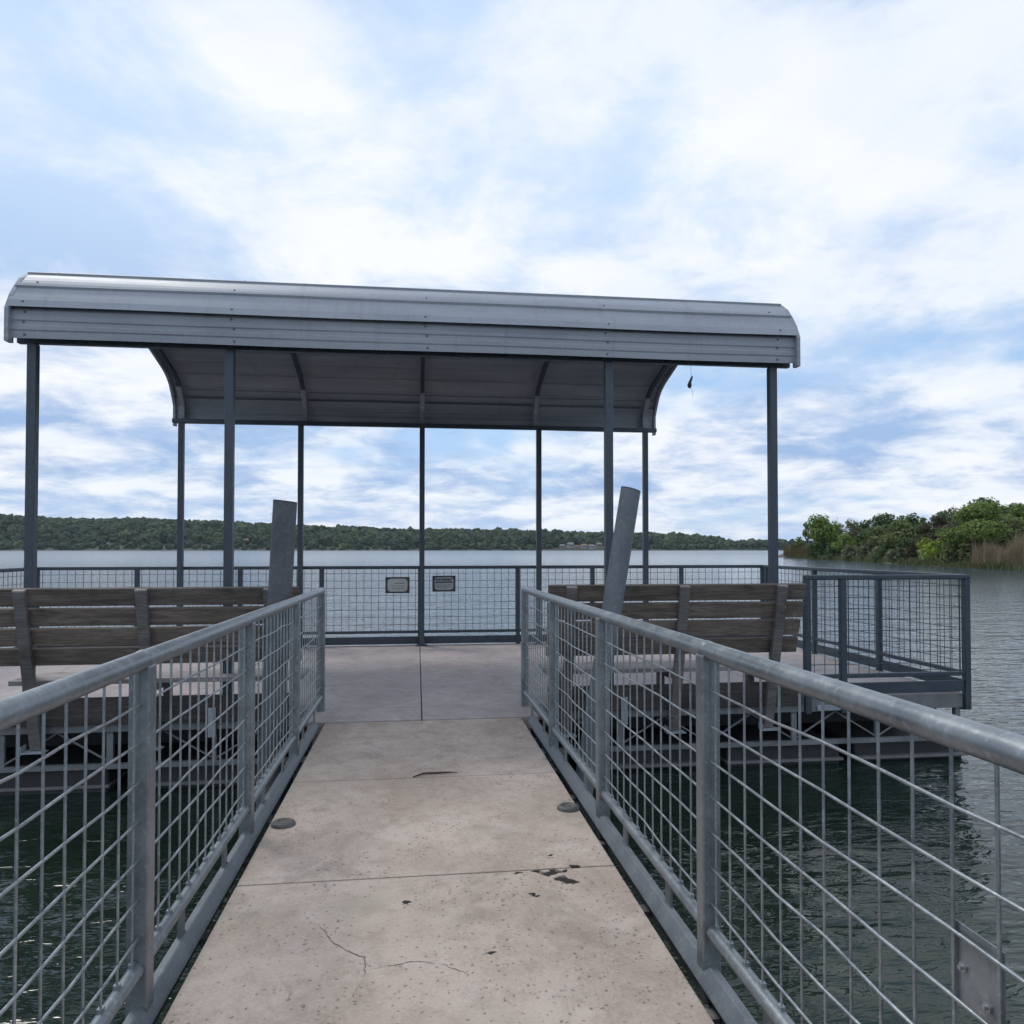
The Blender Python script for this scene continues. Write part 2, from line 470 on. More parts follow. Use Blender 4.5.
gang = thing('gangway', 'pale concrete walkway with steel edge beams running out to the covered dock', 'walkway', (GX, 0, 0))
joints = [-4.4, -2.85, -1.3, 0.22, 1.73, 3.10, 4.45, Y_END]
for a, b in zip(joints[:-1], joints[1:]):
    mb = MB()
    a2, b2 = a + 0.0045, b - 0.0045
    mb.add([(XL, a2, gz(a2) - 0.10), (XR, a2, gz(a2) - 0.10), (XR, b2, gz(b2) - 0.10), (XL, b2, gz(b2) - 0.10),
            (XL, a2, gz(a2)), (XR, a2, gz(a2)), (XR, b2, gz(b2)), (XL, b2, gz(b2))],
           [(3, 2, 1, 0), (4, 5, 6, 7), (0, 1, 5, 4), (1, 2, 6, 5), (2, 3, 7, 6), (3, 0, 4, 7)])
    slab = mb.build('slab', 'concrete', gang, bevel=0.004)
def crack(parent, pts, w):
    mb = MB()
    fine = []
    for (x0, y0), (x1, y1) in zip(pts[:-1], pts[1:]):
        n = max(2, int(math.hypot(x1 - x0, y1 - y0) / 0.012))
        for i in range(n):
            t = i / n
            fine.append((x0 + (x1 - x0) * t, y0 + (y1 - y0) * t))
    fine.append(pts[-1])
    vs, fs = [], []
    for i, (x, y) in enumerate(fine):
        e = min(1.0, i / 6, (len(fine) - 1 - i) / 6)
        ww = w * 0.42 * (0.25 + 0.75 * e) * (0.5 + rnd.random() * 0.9)
        jx, jy = (rnd.random() - 0.5) * 0.008, (rnd.random() - 0.5) * 0.008
        z = gz(y) + 0.0012
        vs += [(x + jx - ww * 0.5, y + jy - ww * 0.6, z), (x + jx + ww * 0.5, y + jy + ww * 0.6, z)]
    for i in range(len(fine) - 1):
        fs.append((2 * i, 2 * i + 1, 2 * i + 3, 2 * i + 2))
    mb.add(vs, fs)
    return mb.build('crack', 'crack', parent)
def px_ground(u, v, h=0.0):
    d = (CAM_H - h) * F_PX / (v - HOR)
    return ground(u, d)
def crack_px(pix, w=0.006):
    crack(gang, [px_ground(u, v, 0.02) for u, v in pix], w)
crack_px([(320, 920), (336, 940), (350, 948), (366, 955), (372, 964)], 0.006)
crack_px([(366, 952), (367, 962), (366, 974)], 0.009)
crack_px([(368, 966), (392, 962), (415, 958), (436, 960)], 0.006)
crack_px([(440, 960), (456, 966), (470, 971)], 0.005)
crack_px([(458, 952), (468, 946)], 0.004)
crack_px([(366, 976), (352, 996), (346, 1004)], 0.005)
crack_px([(352, 796), (366, 790), (384, 786)], 0.004)
crack_px([(400, 990), (380, 1002), (368, 1008)], 0.006)
crack_px([(507, 895), (514, 889), (524, 888)], 0.007)

def stringer(x, inner):
    mb = MB()
    y0, y1 = joints[0], 5.93
    def pr(z0, z1, xa, xb):
        mb.add([(xa, y0, gz(y0) + z0), (xb, y0, gz(y0) + z0), (xb, y1, gz(y1) + z0), (xa, y1, gz(y1) + z0),
                (xa, y0, gz(y0) + z1), (xb, y0, gz(y0) + z1), (xb, y1, gz(y1) + z1), (xa, y1, gz(y1) + z1)],
               [(3, 2, 1, 0), (4, 5, 6, 7), (0, 1, 5, 4), (1, 2, 6, 5), (2, 3, 7, 6), (3, 0, 4, 7)])
    s = 1 if x > 0 else -1
    # folded plate: rises outwards from the deck edge to the foot of the posts, then turns down
    sec = [(-0.049, -0.026), (-0.016, 0.022), (0.010, 0.022), (0.010, -0.13), (0.002, -0.13), (0.002, 0.014), (-0.013, 0.014), (-0.043, -0.031)]
    n = len(sec)
    vs = [(x + s * dx, yy, gz(yy) + dz) for yy in (y0, y1) for dx, dz in sec]
    fs = [(i, (i + 1) % n, n + (i + 1) % n, n + i) for i in range(n)] + [tuple(range(n)), tuple(range(2 * n - 1, n - 1, -1))]
    if s < 0:
        fs = [f[::-1] for f in fs]
    mb.add(vs, fs)
    return mb.build('edge_beam', 'kerb', gang, bevel=0.003)
stringer(RL, 1)
stringer(RR, -1)
mb = MB()
y = -4.0
while y < 5.9:                                         # cross members below the slabs tie both edge beams
    mb.box(RL + 0.004, RR - 0.004, y, y + 0.06, gz(y) - 0.165, gz(y) - 0.104)
    y += 0.69
mb.build('cross_member', 'beam', gang)
for y, x in ((3.76, -0.638), (3.81, 0.772)):
    mb = MB()
    prof = [(0.058, 0.0), (0.056, 0.012), (0.046, 0.02), (0.03, 0.022), (0.028, 0.016), (0.012, 0.018), (0.0005, 0.019)]
    n = 24
    vs = [(x + r * math.cos(2 * math.pi * k / n), y + r * math.sin(2 * math.pi * k / n), gz(y) + z - 0.001) for r, z in prof for k in range(n)]
    fs = [(i * n + k, i * n + (k + 1) % n, (i + 1) * n + (k + 1) % n, (i + 1) * n + k) for i in range(len(prof) - 1) for k in range(n)]
    mb.add(vs, fs, True)
    mb.build('cover_cap', 'cap', gang)

def rod(mb, a, b, r=0.004, n=6):
    mb.tube([a, b], r, n)

def wave_rod(mb, a, b, r, amp, seed):
    """long wire that is not perfectly straight"""
    a, b = Vector(a), Vector(b)
    n = 7
    pts = []
    for i in range(n):
        p = a.lerp(b, i / (n - 1))
        if 0 < i < n - 1:
            p += Vector((mnoise.noise((i * 0.9, seed, 0.3)) * amp, 0, mnoise.noise((i * 0.8, seed, 7.1)) * amp))
        pts.append(p)
    mb.tube(pts, r, 6)

def gang_rail(x, label, side):
    s = side                                       # +1: outer side is +x
    root = thing('railing', label, 'railing', (x, 0, 0), 'galvanised railings along the walkway')
    posts = [6.40 - 1.365 * k for k in range(8)]
    top_h = 1.0
    def P(y, z, dx=0.0):
        return (x + dx, y, z + gz(y))
    for y in posts:
        mb = MB()
        w = 0.060
        mb.box(x - w / 2, x + w / 2, y - 0.03, y + 0.03, gz(y) - 0.10, gz(y) + top_h - 0.012)
        mb.build('post', 'galv', root, bevel=0.006)
    # top pipe in welded lengths
    cuts = [6.43, posts[3], posts[-1]]
    for a, b in zip(cuts[:-1], cuts[1:]):
        mb = MB()
        mb.tube([P(a - 0.0015, top_h), P((a + b) / 2, top_h), P(b + 0.0015, top_h)], 0.0285, 24)
        mb.build('top_rail', 'galv', root)
    mb = MB()
    mb.tube([P(posts[3] + 0.022, top_h - .0005), P(posts[3] + 0.006, top_h), P(posts[3] - 0.006, top_h), P(posts[3] - 0.022, top_h - .0005)],
            [0.0287, 0.0308, 0.0308, 0.0287], 24, caps=False)
    mb.build('weld_bead', 'galv', root)
    for a, b in zip(posts[:-1], posts[1:]):
        mb = MB()
        mb.tube([P(a - 0.03, 0.125), P(b + 0.03, 0.125)], 0.022, 16)
        # short tabs welding the pipe to the edge beam
        for t in (0.3, 0.72):
            yy = a + (b - a) * t
            mb.box(x - 0.004, x + 0.004, yy - 0.03, yy + 0.03, gz(yy) + 0.0, gz(yy) + 0.106)
        mb.build('bottom_rail', 'galv', root)
        mb = MB()
        for k in range(7):
            h = 0.213 + k * 0.1105
            wave_rod(mb, P(a - 0.025, h, -s * 0.003), P(b + 0.025, h, -s * 0.003), 0.0040, 0.010, k * 3.7 + a * 5 + x)
        yy = a - 0.05
        while yy > b + 0.05:
            rod(mb, P(yy, 0.125, s * 0.005), P(yy, top_h - 0.02, s * 0.005), 0.0038)
            # pressed weld stub on the bottom pipe
            mb.box(x + s * 0.005 - .007, x + s * 0.005 + .007, yy - .009, yy + .009, gz(yy) + 0.136, gz(yy) + 0.156)
            yy -= 0.1045
        mb.build('mesh_panel', 'wire', root)
    return root, posts
gang_rail(RL, 'galvanised pipe and wire mesh railing on the walkway side beside the dark upright pile', -1)
rr, gposts = gang_rail(RR, 'galvanised pipe and wire mesh railing with a small bolted plate, beside the leaning grey pile', 1)
mb = MB()
py0, py1, pz0, pz1 = 1.102, 1.212, 0.565, 0.705
mb.box(RR + 0.010, RR + 0.013, py0, py1, pz0, pz1)
pl = mb.build('mounting_plate', 'galv', rr, bevel=0.001)
for by, bz in ((1.190, 0.635), (1.135, 0.600)):
    mb = MB()
    mb.tube([(RR + 0.010, by, bz), (RR + 0.005, by, bz)], 0.009, 6, smooth=False)
    mb.tube([(RR + 0.006, by, bz), (RR - 0.001, by, bz)], 0.004, 8)
    mb.build('bolt', 'bolt', pl)

# ------------------------------------------------------------------ floating dock
DX0, DX1 = GX - 5.005, GX + 5.005
DY0, DY1 = 6.47, 10.66
dock = thing('floating_dock', 'square concrete topped dock on dark floats under the metal shelter', 'dock', (GX, 8.5, 0))
rows = [DY0, 8.28, DY1]
cols = [DX0, GX - 3.35, GX - 1.68, GX - 0.02, GX + 1.68, GX + 3.35, DX1]
for (ya, yb) in zip(rows[:-1], rows[1:]):
    for (xa, xb) in zip(cols[:-1], cols[1:]):
        MB().box(xa + .004, xb - .004, ya + .004, yb - .004, -0.095, 0).build('deck_slab', 'concrete_dock', dock, bevel=0.005)
MB().box(XL - .01, XR + .01, Y_END - 0.001, Y_END + 0.038, -0.09, -0.012).build('joint_gap_shade_strip', 'rubber', dock)  # dark strip added to draw the shaded gap before the landing
for xa, xb in ((RL - 0.06, GX - 0.02), (GX - 0.02, RR + 0.06)):
    MB().box(xa + .004, xb - .004, Y_END + 0.040, DY0 - .004, -0.095, 0).build('landing_slab', 'concrete_dock', dock, bevel=0.005)
# edge beams
def frame_bar(name, mat, *boxes):
    mb = MB()
    for bx in boxes:
        mb.box(*bx)
    return mb.build(name, mat, dock, bevel=0.003)
for xa, xb in ((DX0, XL - 0.12), (XR + 0.12, DX1)):
    frame_bar('edge_beam', 'beam', (xa, xb, DY0 - 0.012, DY0 + 0.003, -0.135, -0.005))
frame_bar('edge_beam', 'beam', (DX0, DX1, DY1 + 0.002, DY1 + 0.05, -0.16, -0.01))
frame_bar('edge_beam', 'beam', (DX0 - 0.05, DX0 - 0.002, DY0, DY1, -0.16, -0.01))
frame_bar('edge_beam', 'beam', (DX1 + 0.002, DX1 + 0.05, DY0, DY1, -0.16, -0.01))
# open truss between deck and floats: front, sides, back
def truss(p0, p1, n, nrm):
    p0, p1, nrm = Vector(p0), Vector(p1), Vector(nrm)
    mb = MB()
    zt, zb = -0.115, -0.415
    d = p1 - p0
    mb.beam(p0 + Vector((0, 0, zt)), p1 + Vector((0, 0, zt)), 0.04, 0.035)
    mb.beam(p0 + Vector((0, 0, zb)), p1 + Vector((0, 0, zb)), 0.045, 0.04)
    for i in range(n + 1):
        q = p0 + d * (i / n)
        mb.beam(q + Vector((0, 0, zt - .018)), q + Vector((0, 0, zb + .02)), 0.05 if i % 2 else 0.036, 0.03, up=nrm)
        if i < n:
            q2 = p0 + d * ((i + 1) / n)
            m = (q + q2) / 2
            mb.beam(q + Vector((0, 0, zb + .03)) + nrm * 0.004, m + Vector((0, 0, zt - .025)) + nrm * 0.004, 0.013, 0.013, up=nrm)
            mb.beam(q2 + Vector((0, 0, zb + .03)) - nrm * 0.004, m + Vector((0, 0, zt - .025)) - nrm * 0.004, 0.013, 0.013, up=nrm)
    return mb.build('truss', 'beam', dock)
truss((XR + 0.14, DY0 + 0.02, 0), (DX1 - 0.04, DY0 + 0.02, 0), 5, (0, -1, 0))
truss((DX0 + 0.04, DY0 + 0.02, 0), (XL - 0.14, DY0 + 0.02, 0), 5, (0, -1, 0))
truss((DX0 + 0.03, DY0 + 0.06, 0), (DX0 + 0.03, DY1 - 0.06, 0), 5, (-1, 0, 0))
truss((DX1 - 0.03, DY0 + 0.06, 0), (DX1 - 0.03, DY1 - 0.06, 0), 5, (1, 0, 0))
truss((DX0 + 0.04, DY1 - 0.03, 0), (DX1 - 0.04, DY1 - 0.03, 0), 12, (0, 1, 0))
# floats: dark drums in boxes with a paler band at the waterline
xs = [DX0 + 0.03 + i * 1.275 for i in range(8)]
for xa in xs:
    for ya, yb in ((DY0 + 0.05, DY0 + 1.95), (DY1 - 2.0, DY1 - 0.05)):
        jog = rnd.uniform(-0.03, 0.03)
        fl = MB().box(xa + .06 + jog, xa + 1.16 + jog, ya + rnd.uniform(0, .07), yb, -0.95, -0.442).build('float', 'float', dock, bevel=0.03)
        MB().box(xa + .05 + jog, xa + 1.17 + jog, ya - .012, yb + .01, -0.60, -0.575).build('band', 'float_band', fl, bevel=0.004)
# inner bracing keeps the underside dark and solid
mb = MB()
for yy in (7.3, 8.5, 9.7):
    mb.box(DX0 + .1, DX1 - .1, yy, yy + .08, -0.44, -0.10)
mb.build('joist', 'float', dock)
# board along the front edge below the benches, with small fixing plates
for xa, xb, px in ((GX - 3.40, XL - 0.30, -1.66), (XR + 0.30, GX + 3.40, 1.80)):
    MB().box(xa, xb, DY0 - 0.052, DY0 - 0.014, -0.065, 0.15).build('kick_board', 'wood_dark', dock, bevel=0.004)
    MB().box(px - .03, px + .03, DY0 - 0.062, DY0 - 0.053, -0.19, 0.05).build('fixing_plate', 'trim', dock, bevel=0.002)
for px in (GX - 3.97, GX + 3.97):
    MB().box(px - .42, px + .42, DY0 - 0.030, DY0 - 0.014, -0.125, -0.075).build('fender_strip', 'trim', dock, bevel=0.004)

# ------------------------------------------------------------------ dock fences
def fence(root, pts, posts, bare=(), drop=0.085):
    """pts: two plan points; posts: fractions along"""
    a, b = Vector((*pts[0], 0)), Vector((*pts[1], 0))
    d = (b - a)
    L = d.length
    d.normalize()
    nrm = Vector((-d.y, d.x, 0))
    for t in posts:
        if t in bare:
            continue
        p = a + d * (t * L)
        mb = MB()
        mb.beam(p + Vector((0, 0, -drop)), p + Vector((0, 0, 1.062)), 0.056, 0.056, up=nrm)
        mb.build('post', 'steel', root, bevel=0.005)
    mb = MB()
    mb.beam(a - d * 0.028 + Vector((0, 0, 1.085)), b + d * 0.028 + Vector((0, 0, 1.085)), 0.058, 0.046)
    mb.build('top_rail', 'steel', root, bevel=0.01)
    for t0, t1 in zip(posts[:-1], posts[1:]):
        pa, pb = a + d * (t0 * L + 0.028), a + d * (t1 * L - 0.028)
        if (pb - pa).length < 0.12:
            continue
        mb = MB()
        mb.beam(pa + Vector((0, 0, 0.185)), pb + Vector((0, 0, 0.185)), 0.04, 0.04)
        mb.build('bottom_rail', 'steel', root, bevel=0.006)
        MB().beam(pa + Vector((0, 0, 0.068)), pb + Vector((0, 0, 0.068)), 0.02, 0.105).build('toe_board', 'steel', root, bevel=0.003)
        mb = MB()
        for k in range(8):
            z = 0.205 + 0.1016 * k + 0.085
            if z > 1.05: break
            mb.tube([pa + Vector((0, 0, z)), pb + Vector((0, 0, z))], 0.0034, 5)
        n = int((pb - pa).length / 0.1016)
        off = ((pb - pa).length - n * 0.1016) / 2
        for k in range(n + 1):
            q = pa + d * (off + k * 0.1016) + nrm * 0.005
            mb.tube([q + Vector((0, 0, 0.2)), q + Vector((0, 0, 1.065))], 0.0034, 5)
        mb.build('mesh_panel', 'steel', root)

BY = 10.62
x0, x1 = GX - 5.04, GX + 5.04
fg = 'wire mesh fences round the dock'
f = thing('fence', 'long grey wire mesh fence at the lake end of the dock, carrying two small signs', 'fence', (GX, BY, 0), fg)
fence(f, ((x0, BY), (x1, BY)), [(x - x0) / (x1 - x0) for x in (x0, GX - 3.785, GX - 2.455, GX - 1.365, GX - .02, GX + 1.365, GX + 2.455, GX + 3.785, x1)])
f = thing('fence', 'grey wire mesh side fence receding along the open water edge near the reeds', 'fence', (x1, 8.5, 0), fg)
fence(f, ((x1, 6.50), (x1, BY - 0.07)), [0.0, 0.318, 0.655, 0.985], (0.0,))
f = thing('fence', 'grey wire mesh side fence at far left, behind the long bench', 'fence', (x0, 8.5, 0), fg)
fence(f, ((x0, 6.50), (x0, BY - 0.07)), [0.0, 0.318, 0.655, 0.985], (0.0,))
f = thing('fence', 'short grey wire mesh fence facing the walkway, right of the bench with its end post', 'fence', (GX + 4.3, 6.51, 0), fg)
fence(f, ((GX + 3.46, 6.452), (x1, 6.452)), [0.0, 0.22, 1.0], drop=0.15)
f = thing('fence', 'short grey wire mesh fence facing the walkway, at the far left end of a bench', 'fence', (GX - 4.3, 6.51, 0), fg)
fence(f, ((x0, 6.452), (GX - 3.46, 6.452)), [0.0, 0.78, 1.0], drop=0.15)
# corner posts run down the dock side
# ------------------------------------------------------------------ signs on the back fence
def sign(u, v, w, h, label, header):
    x, y = ground(u, BY / (CY - SY * (u - 512) / F_PX))
    z = CAM_H - (v - HOR) * (y / (CY - SY * (u - 512) / F_PX)) / F_PX
    yb = BY - 0.016
    root = thing('sign', label, 'sign', (x, yb, z), 'two small notice signs on the lake fence')
    MB().box(x - w / 2, x + w / 2, yb - 0.006, yb, z - h / 2, z + h / 2).build('backing', 'sign_frame', root, bevel=0.001)
    # rounded face plate
    mb = MB()
    fw, fh, r = w / 2 - 0.030, h / 2 - 0.023, 0.045
    ring = []
    for cx, cz, a0 in ((fw - r, fh - r, 0), (-fw + r, fh - r, 90), (-fw + r, -fh + r, 180), (fw - r, -fh + r, 270)):
        for k in range(6):
            a = R(a0 + 18 * k)
            ring.append((cx + r * math.cos(a), cz + r * math.sin(a)))
    n = len(ring)
    vs = [(x + a, yb - 0.009, z + c) for a, c in ring] + [(x + a, yb - 0.0062, z + c) for a, c in ring]
    mb.add(vs, [tuple(range(n - 1, -1, -1))[::-1]] + [(i, i + n, (i + 1) % n + n, (i + 1) % n) for i in range(n)])
    mb.build('face', 'sign_face' if header else 'sign_pale', root)
    yt = yb - 0.0105
    def strokes(z0, z1, xa, xb, mat, seed, name):
        q = random.Random(seed)
        mb = MB()
        cx = xa
        while cx < xb:
            ww = q.uniform(0.008, 0.03)
            mb.box(x + cx, x + min(xb, cx + ww), yt, yt + .001, z + z0, z + z1)
            cx += ww + q.uniform(0.003, 0.008)
        mb.build(name, mat, root)
    if header:
        strokes(0.042, 0.072, -0.115, 0.115, 'ink', 3, 'heading')
        MB().box(x - .12, x + .12, yt, yt + .001, z + .012, z + .030).build('heading_rule', 'ink', root)
        for i, zz in enumerate((-0.022, -0.042, -0.062)):
            strokes(zz, zz + .008, -0.105, 0.10 - 0.02 * i, 'ink_grey', 10 + i, 'text_line')
    else:
        for i, zz in enumerate((0.02, -0.018, -0.052)):
            strokes(zz, zz + .009, -0.03 - .05 * (i > 0), 0.085, 'ink' if i == 0 else 'ink_grey', 20 + i, 'text_line')
sign(397.7, 585, 0.335, 0.225, 'small pale plate with faint lines in a dark border, left of the centre post', False)
sign(444.0, 583.5, 0.325, 0.225, 'small grey notice with a dark heading bar, right of the centre post', True)

# ------------------------------------------------------------------ shelter
sh = thing('shelter', 'open metal shelter with a curved corrugated roof on thin grey posts', 'shelter', (GX, 8.56, 0))
PX = [GX + 0.005 + k * 1.605 for k in (-2, -1, 0, 1, 2)]
FY, KY = 6.60, 10.52
half = [(0.0, 3.05), (0.0, 3.295), (0.03, 3.345), (0.15, 3.505), (0.20, 3.56), (0.28, 3.622), (0.45, 3.70), (0.95, 3.835), (2.085, 4.10)]
EY0 = 6.475
SPAN = 2 * 2.085
prof = [(EY0 + a, b) for a, b in half] + [(EY0 + SPAN - a, b) for a, b in half[-2::-1]]
def arclen(p):
    L = [0]
    for (a, b), (c, d) in zip(p[:-1], p[1:]):
        L.append(L[-1] + math.hypot(c - a, d - b))
    return L
def at(p, L, s):
    s = max(0, min(L[-1], s))
    for i in range(len(L) - 1):
        if s <= L[i + 1] + 1e-9:
            t = (s - L[i]) / (L[i + 1] - L[i])
            y = p[i][0] + (p[i + 1][0] - p[i][0]) * t
            z = p[i][1] + (p[i + 1][1] - p[i][1]) * t
            dy, dz = p[i + 1][0] - p[i][0], p[i + 1][1] - p[i][1]
            l = math.hypot(dy, dz)
            return y, z, -dz / l, dy / l
PL = arclen(prof)
Ltot = PL[-1]
def sheet(s0, s1, ribs, lift, name, overlap=False):
    """a roofing sheet: strip of the profile between arclengths, with raised ribs running along x"""
    ss = set()
    s = s0
    while s < s1:
        ss.add(round(s, 4)); s += 0.045
    ss.add(s1)
    for rb in ribs:
        for dlt in (-0.028, -0.016, 0.016, 0.028):
            ss.add(round(rb + dlt, 4))
    ss = sorted(q for q in ss if s0 <= q <= s1)
    pts = []
    for q in ss:
        y, z, ny, nz = at(prof, PL, q)
        hgt = lift
        for rb in ribs:
            if abs(q - rb) < 0.017: hgt += 0.006 if lift == 0.0 else 0.017
        pts.append((y + ny * hgt, z + nz * hgt))
    X0, X1 = GX - 3.36 + 0.03, GX + 3.36 + 0.03
    mb = MB()
    nx = 26
    for sgn in (0, 1):
        pass
    vs = []
    for i in range(nx + 1):
        x = X0 + (X1 - X0) * i / nx
        for j, (y, z) in enumerate(pts):
            w = mnoise.noise((x * 0.6, j * 0.15, s0)) * 0.007
            vs.append((x, y, z + w))
    m = len(pts)
    fs = [(i * m + j, (i + 1) * m + j, (i + 1) * m + j + 1, i * m + j + 1) for i in range(nx) for j in range(m - 1)]
    mb.add(vs, fs)
    for rb in [q_ + 0.05 for q_ in ribs] + [s0 + 0.03, s1 - 0.03]:
        y, z, ny, nz = at(prof, PL, rb)
        for xx in PX:
            c = Vector((xx + rnd.uniform(-.02, .02), y + ny * (lift + .001), z + nz * (lift + .001)))
            mb.tube([c, c + Vector((0, ny, nz)) * 0.007], 0.008, 6, smooth=False)
    o = mb.build(name, 'roof', sh)
    sd = o.modifiers.new('thickness', 'SOLIDIFY')
    sd.thickness = 0.004
    sd.offset = -1
    return o
# eave sheets hang below the edge of the curved roof sheets
sheet(0.0, 0.40, [0.085, 0.165], 0.0, 'eave_sheet')
sheet(Ltot - 0.40, Ltot, [Ltot - 0.165, Ltot - 0.085], 0.0, 'eave_sheet')
s_l = 0.245
n_sheet = 6
step = (Ltot - 2 * s_l) / n_sheet
for i in range(n_sheet):
    a = s_l + i * step
    b = a + step
    ribs = [a + 0.235, a + 0.47]
    front = i < n_sheet / 2
    if not front:
        ribs = [b - 0.235, b - 0.47]
    lift = 0.044 + 0.006 * (i if front else n_sheet - 1 - i)
    sheet(a - (0.06 if front and i else 0.0), b + (0.0 if front or i == n_sheet - 1 else 0.06), ribs, lift, 'roof_sheet')
# end trims follow the profile
for X, sgn in ((GX - 3.33, -1), (GX + 3.39, 1)):
    mb = MB()
    N = 44
    ring = []
    for i in range(N + 1):
        y, z, ny, nz = at(prof, PL, Ltot * i / N)
        if i == 0: z -= 0.035
        if i == N: z -= 0.035
        ring.append((y, z, ny, nz))
    vs = []
    for y, z, ny, nz in ring:
        for dx, dn in ((-0.016, -0.035), (0.016, -0.035), (0.016, 0.048), (-0.016, 0.048)):
            vs.append((X + dx * 1.0, y + ny * dn, z + nz * dn))
    fs = []
    for i in range(N):
        for k in range(4):
            fs.append((i * 4 + k, i * 4 + (k + 1) % 4, (i + 1) * 4 + (k + 1) % 4, (i + 1) * 4 + k))
    fs += [(3, 2, 1, 0), (N * 4, N * 4 + 1, N * 4 + 2, N * 4 + 3)]
    mb.add(vs, fs)
    mb.build('end_trim', 'trim', sh)
# eave tubes
for yy in (FY, KY):
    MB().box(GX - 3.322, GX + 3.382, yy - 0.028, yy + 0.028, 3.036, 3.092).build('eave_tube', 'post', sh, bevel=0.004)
# posts
for i, x in enumerate(PX):
    for yy in (FY, KY):
        if yy == FY and i == 2:
            continue
        w = 0.072
        if yy == FY and i in (1, 3):
            x = GX + 0.005 + (i - 2) * 1.648
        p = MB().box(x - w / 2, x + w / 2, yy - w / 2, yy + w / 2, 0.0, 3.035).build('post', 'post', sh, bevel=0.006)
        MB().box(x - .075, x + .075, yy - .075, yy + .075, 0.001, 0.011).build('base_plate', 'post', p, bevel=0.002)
# bows: bent tubes carrying the sheets, with stout sleeves at the bends
def bow_path(s0, s1, inset, n):
    out = []
    for i in range(n + 1):
        y, z, ny, nz = at(prof, PL, s0 + (s1 - s0) * i / n)
        out.append((y - ny * inset, z - nz * inset))
    return out
def bow(x, s0, s1, inset, w, h, mat, name, n):
    pts = bow_path(s0, s1, inset, n)
    mb = MB()
    vs = []
    for i, (y, z) in enumerate(pts):
        a, b = pts[max(i - 1, 0)], pts[min(i + 1, n)]
        dy, dz = b[0] - a[0], b[1] - a[1]
        l = math.hypot(dy, dz)
        ny, nz = -dz / l, dy / l
        for dx, dn in ((-w / 2, -h / 2), (w / 2, -h / 2), (w / 2, h / 2), (-w / 2, h / 2)):
            vs.append((x + dx, y + ny * dn, z + nz * dn))
    fs = [(i * 4 + k, i * 4 + (k + 1) % 4, (i + 1) * 4 + (k + 1) % 4, (i + 1) * 4 + k) for i in range(n) for k in range(4)]
    fs += [(3, 2, 1, 0), (n * 4, n * 4 + 1, n * 4 + 2, n * 4 + 3)]
    mb.add(vs, fs)
    return mb.build(name, mat, sh, bevel=0.003)
for x in PX:
    bow(x, 0.50, Ltot - 0.50, 0.075, 0.052, 0.052, 'post', 'bow', 60)
    for s0, s1 in ((0.05, 0.60), (Ltot - 0.60, Ltot - 0.05)):
        bow(x, s0, s1, 0.078, 0.064, 0.064, 'trim', 'bend_sleeve', 18)

# ------------------------------------------------------------------ lure on a line, hanging from the eave
lx, ly = ground(691.5, 6.40 / (CY - SY * (691.5 - 512) / F_PX))
lz = 3.02
lure = thing('fishing_lure', 'dark fishing lure dangling on a thin line from the roof edge', 'fishing lure', (lx, ly, 2.85))
MB().tube([(lx, EY0 + 0.01, 3.035), (lx, ly, 2.99), (lx + .003, ly, 2.92), (lx + .012, ly, 2.885)], 0.0012, 5).build('line', 'rubber', lure)
MB().tube([(lx + .014, ly, 2.885), (lx + .004, ly, 2.855), (lx - .006, ly, 2.835), (lx - .011, ly, 2.81), (lx - .010, ly, 2.79), (lx - .007, ly, 2.778)],
          [0.007, 0.011, 0.012, 0.019, 0.018, 0.006], 12).build('body', 'rubber', lure)
MB().tube([(lx - .007, ly, 2.78), (lx + .012, ly, 2.765), (lx + .018, ly, 2.74), (lx + .021, ly, 2.70)], 0.0013, 5).build('leader', 'rubber', lure)

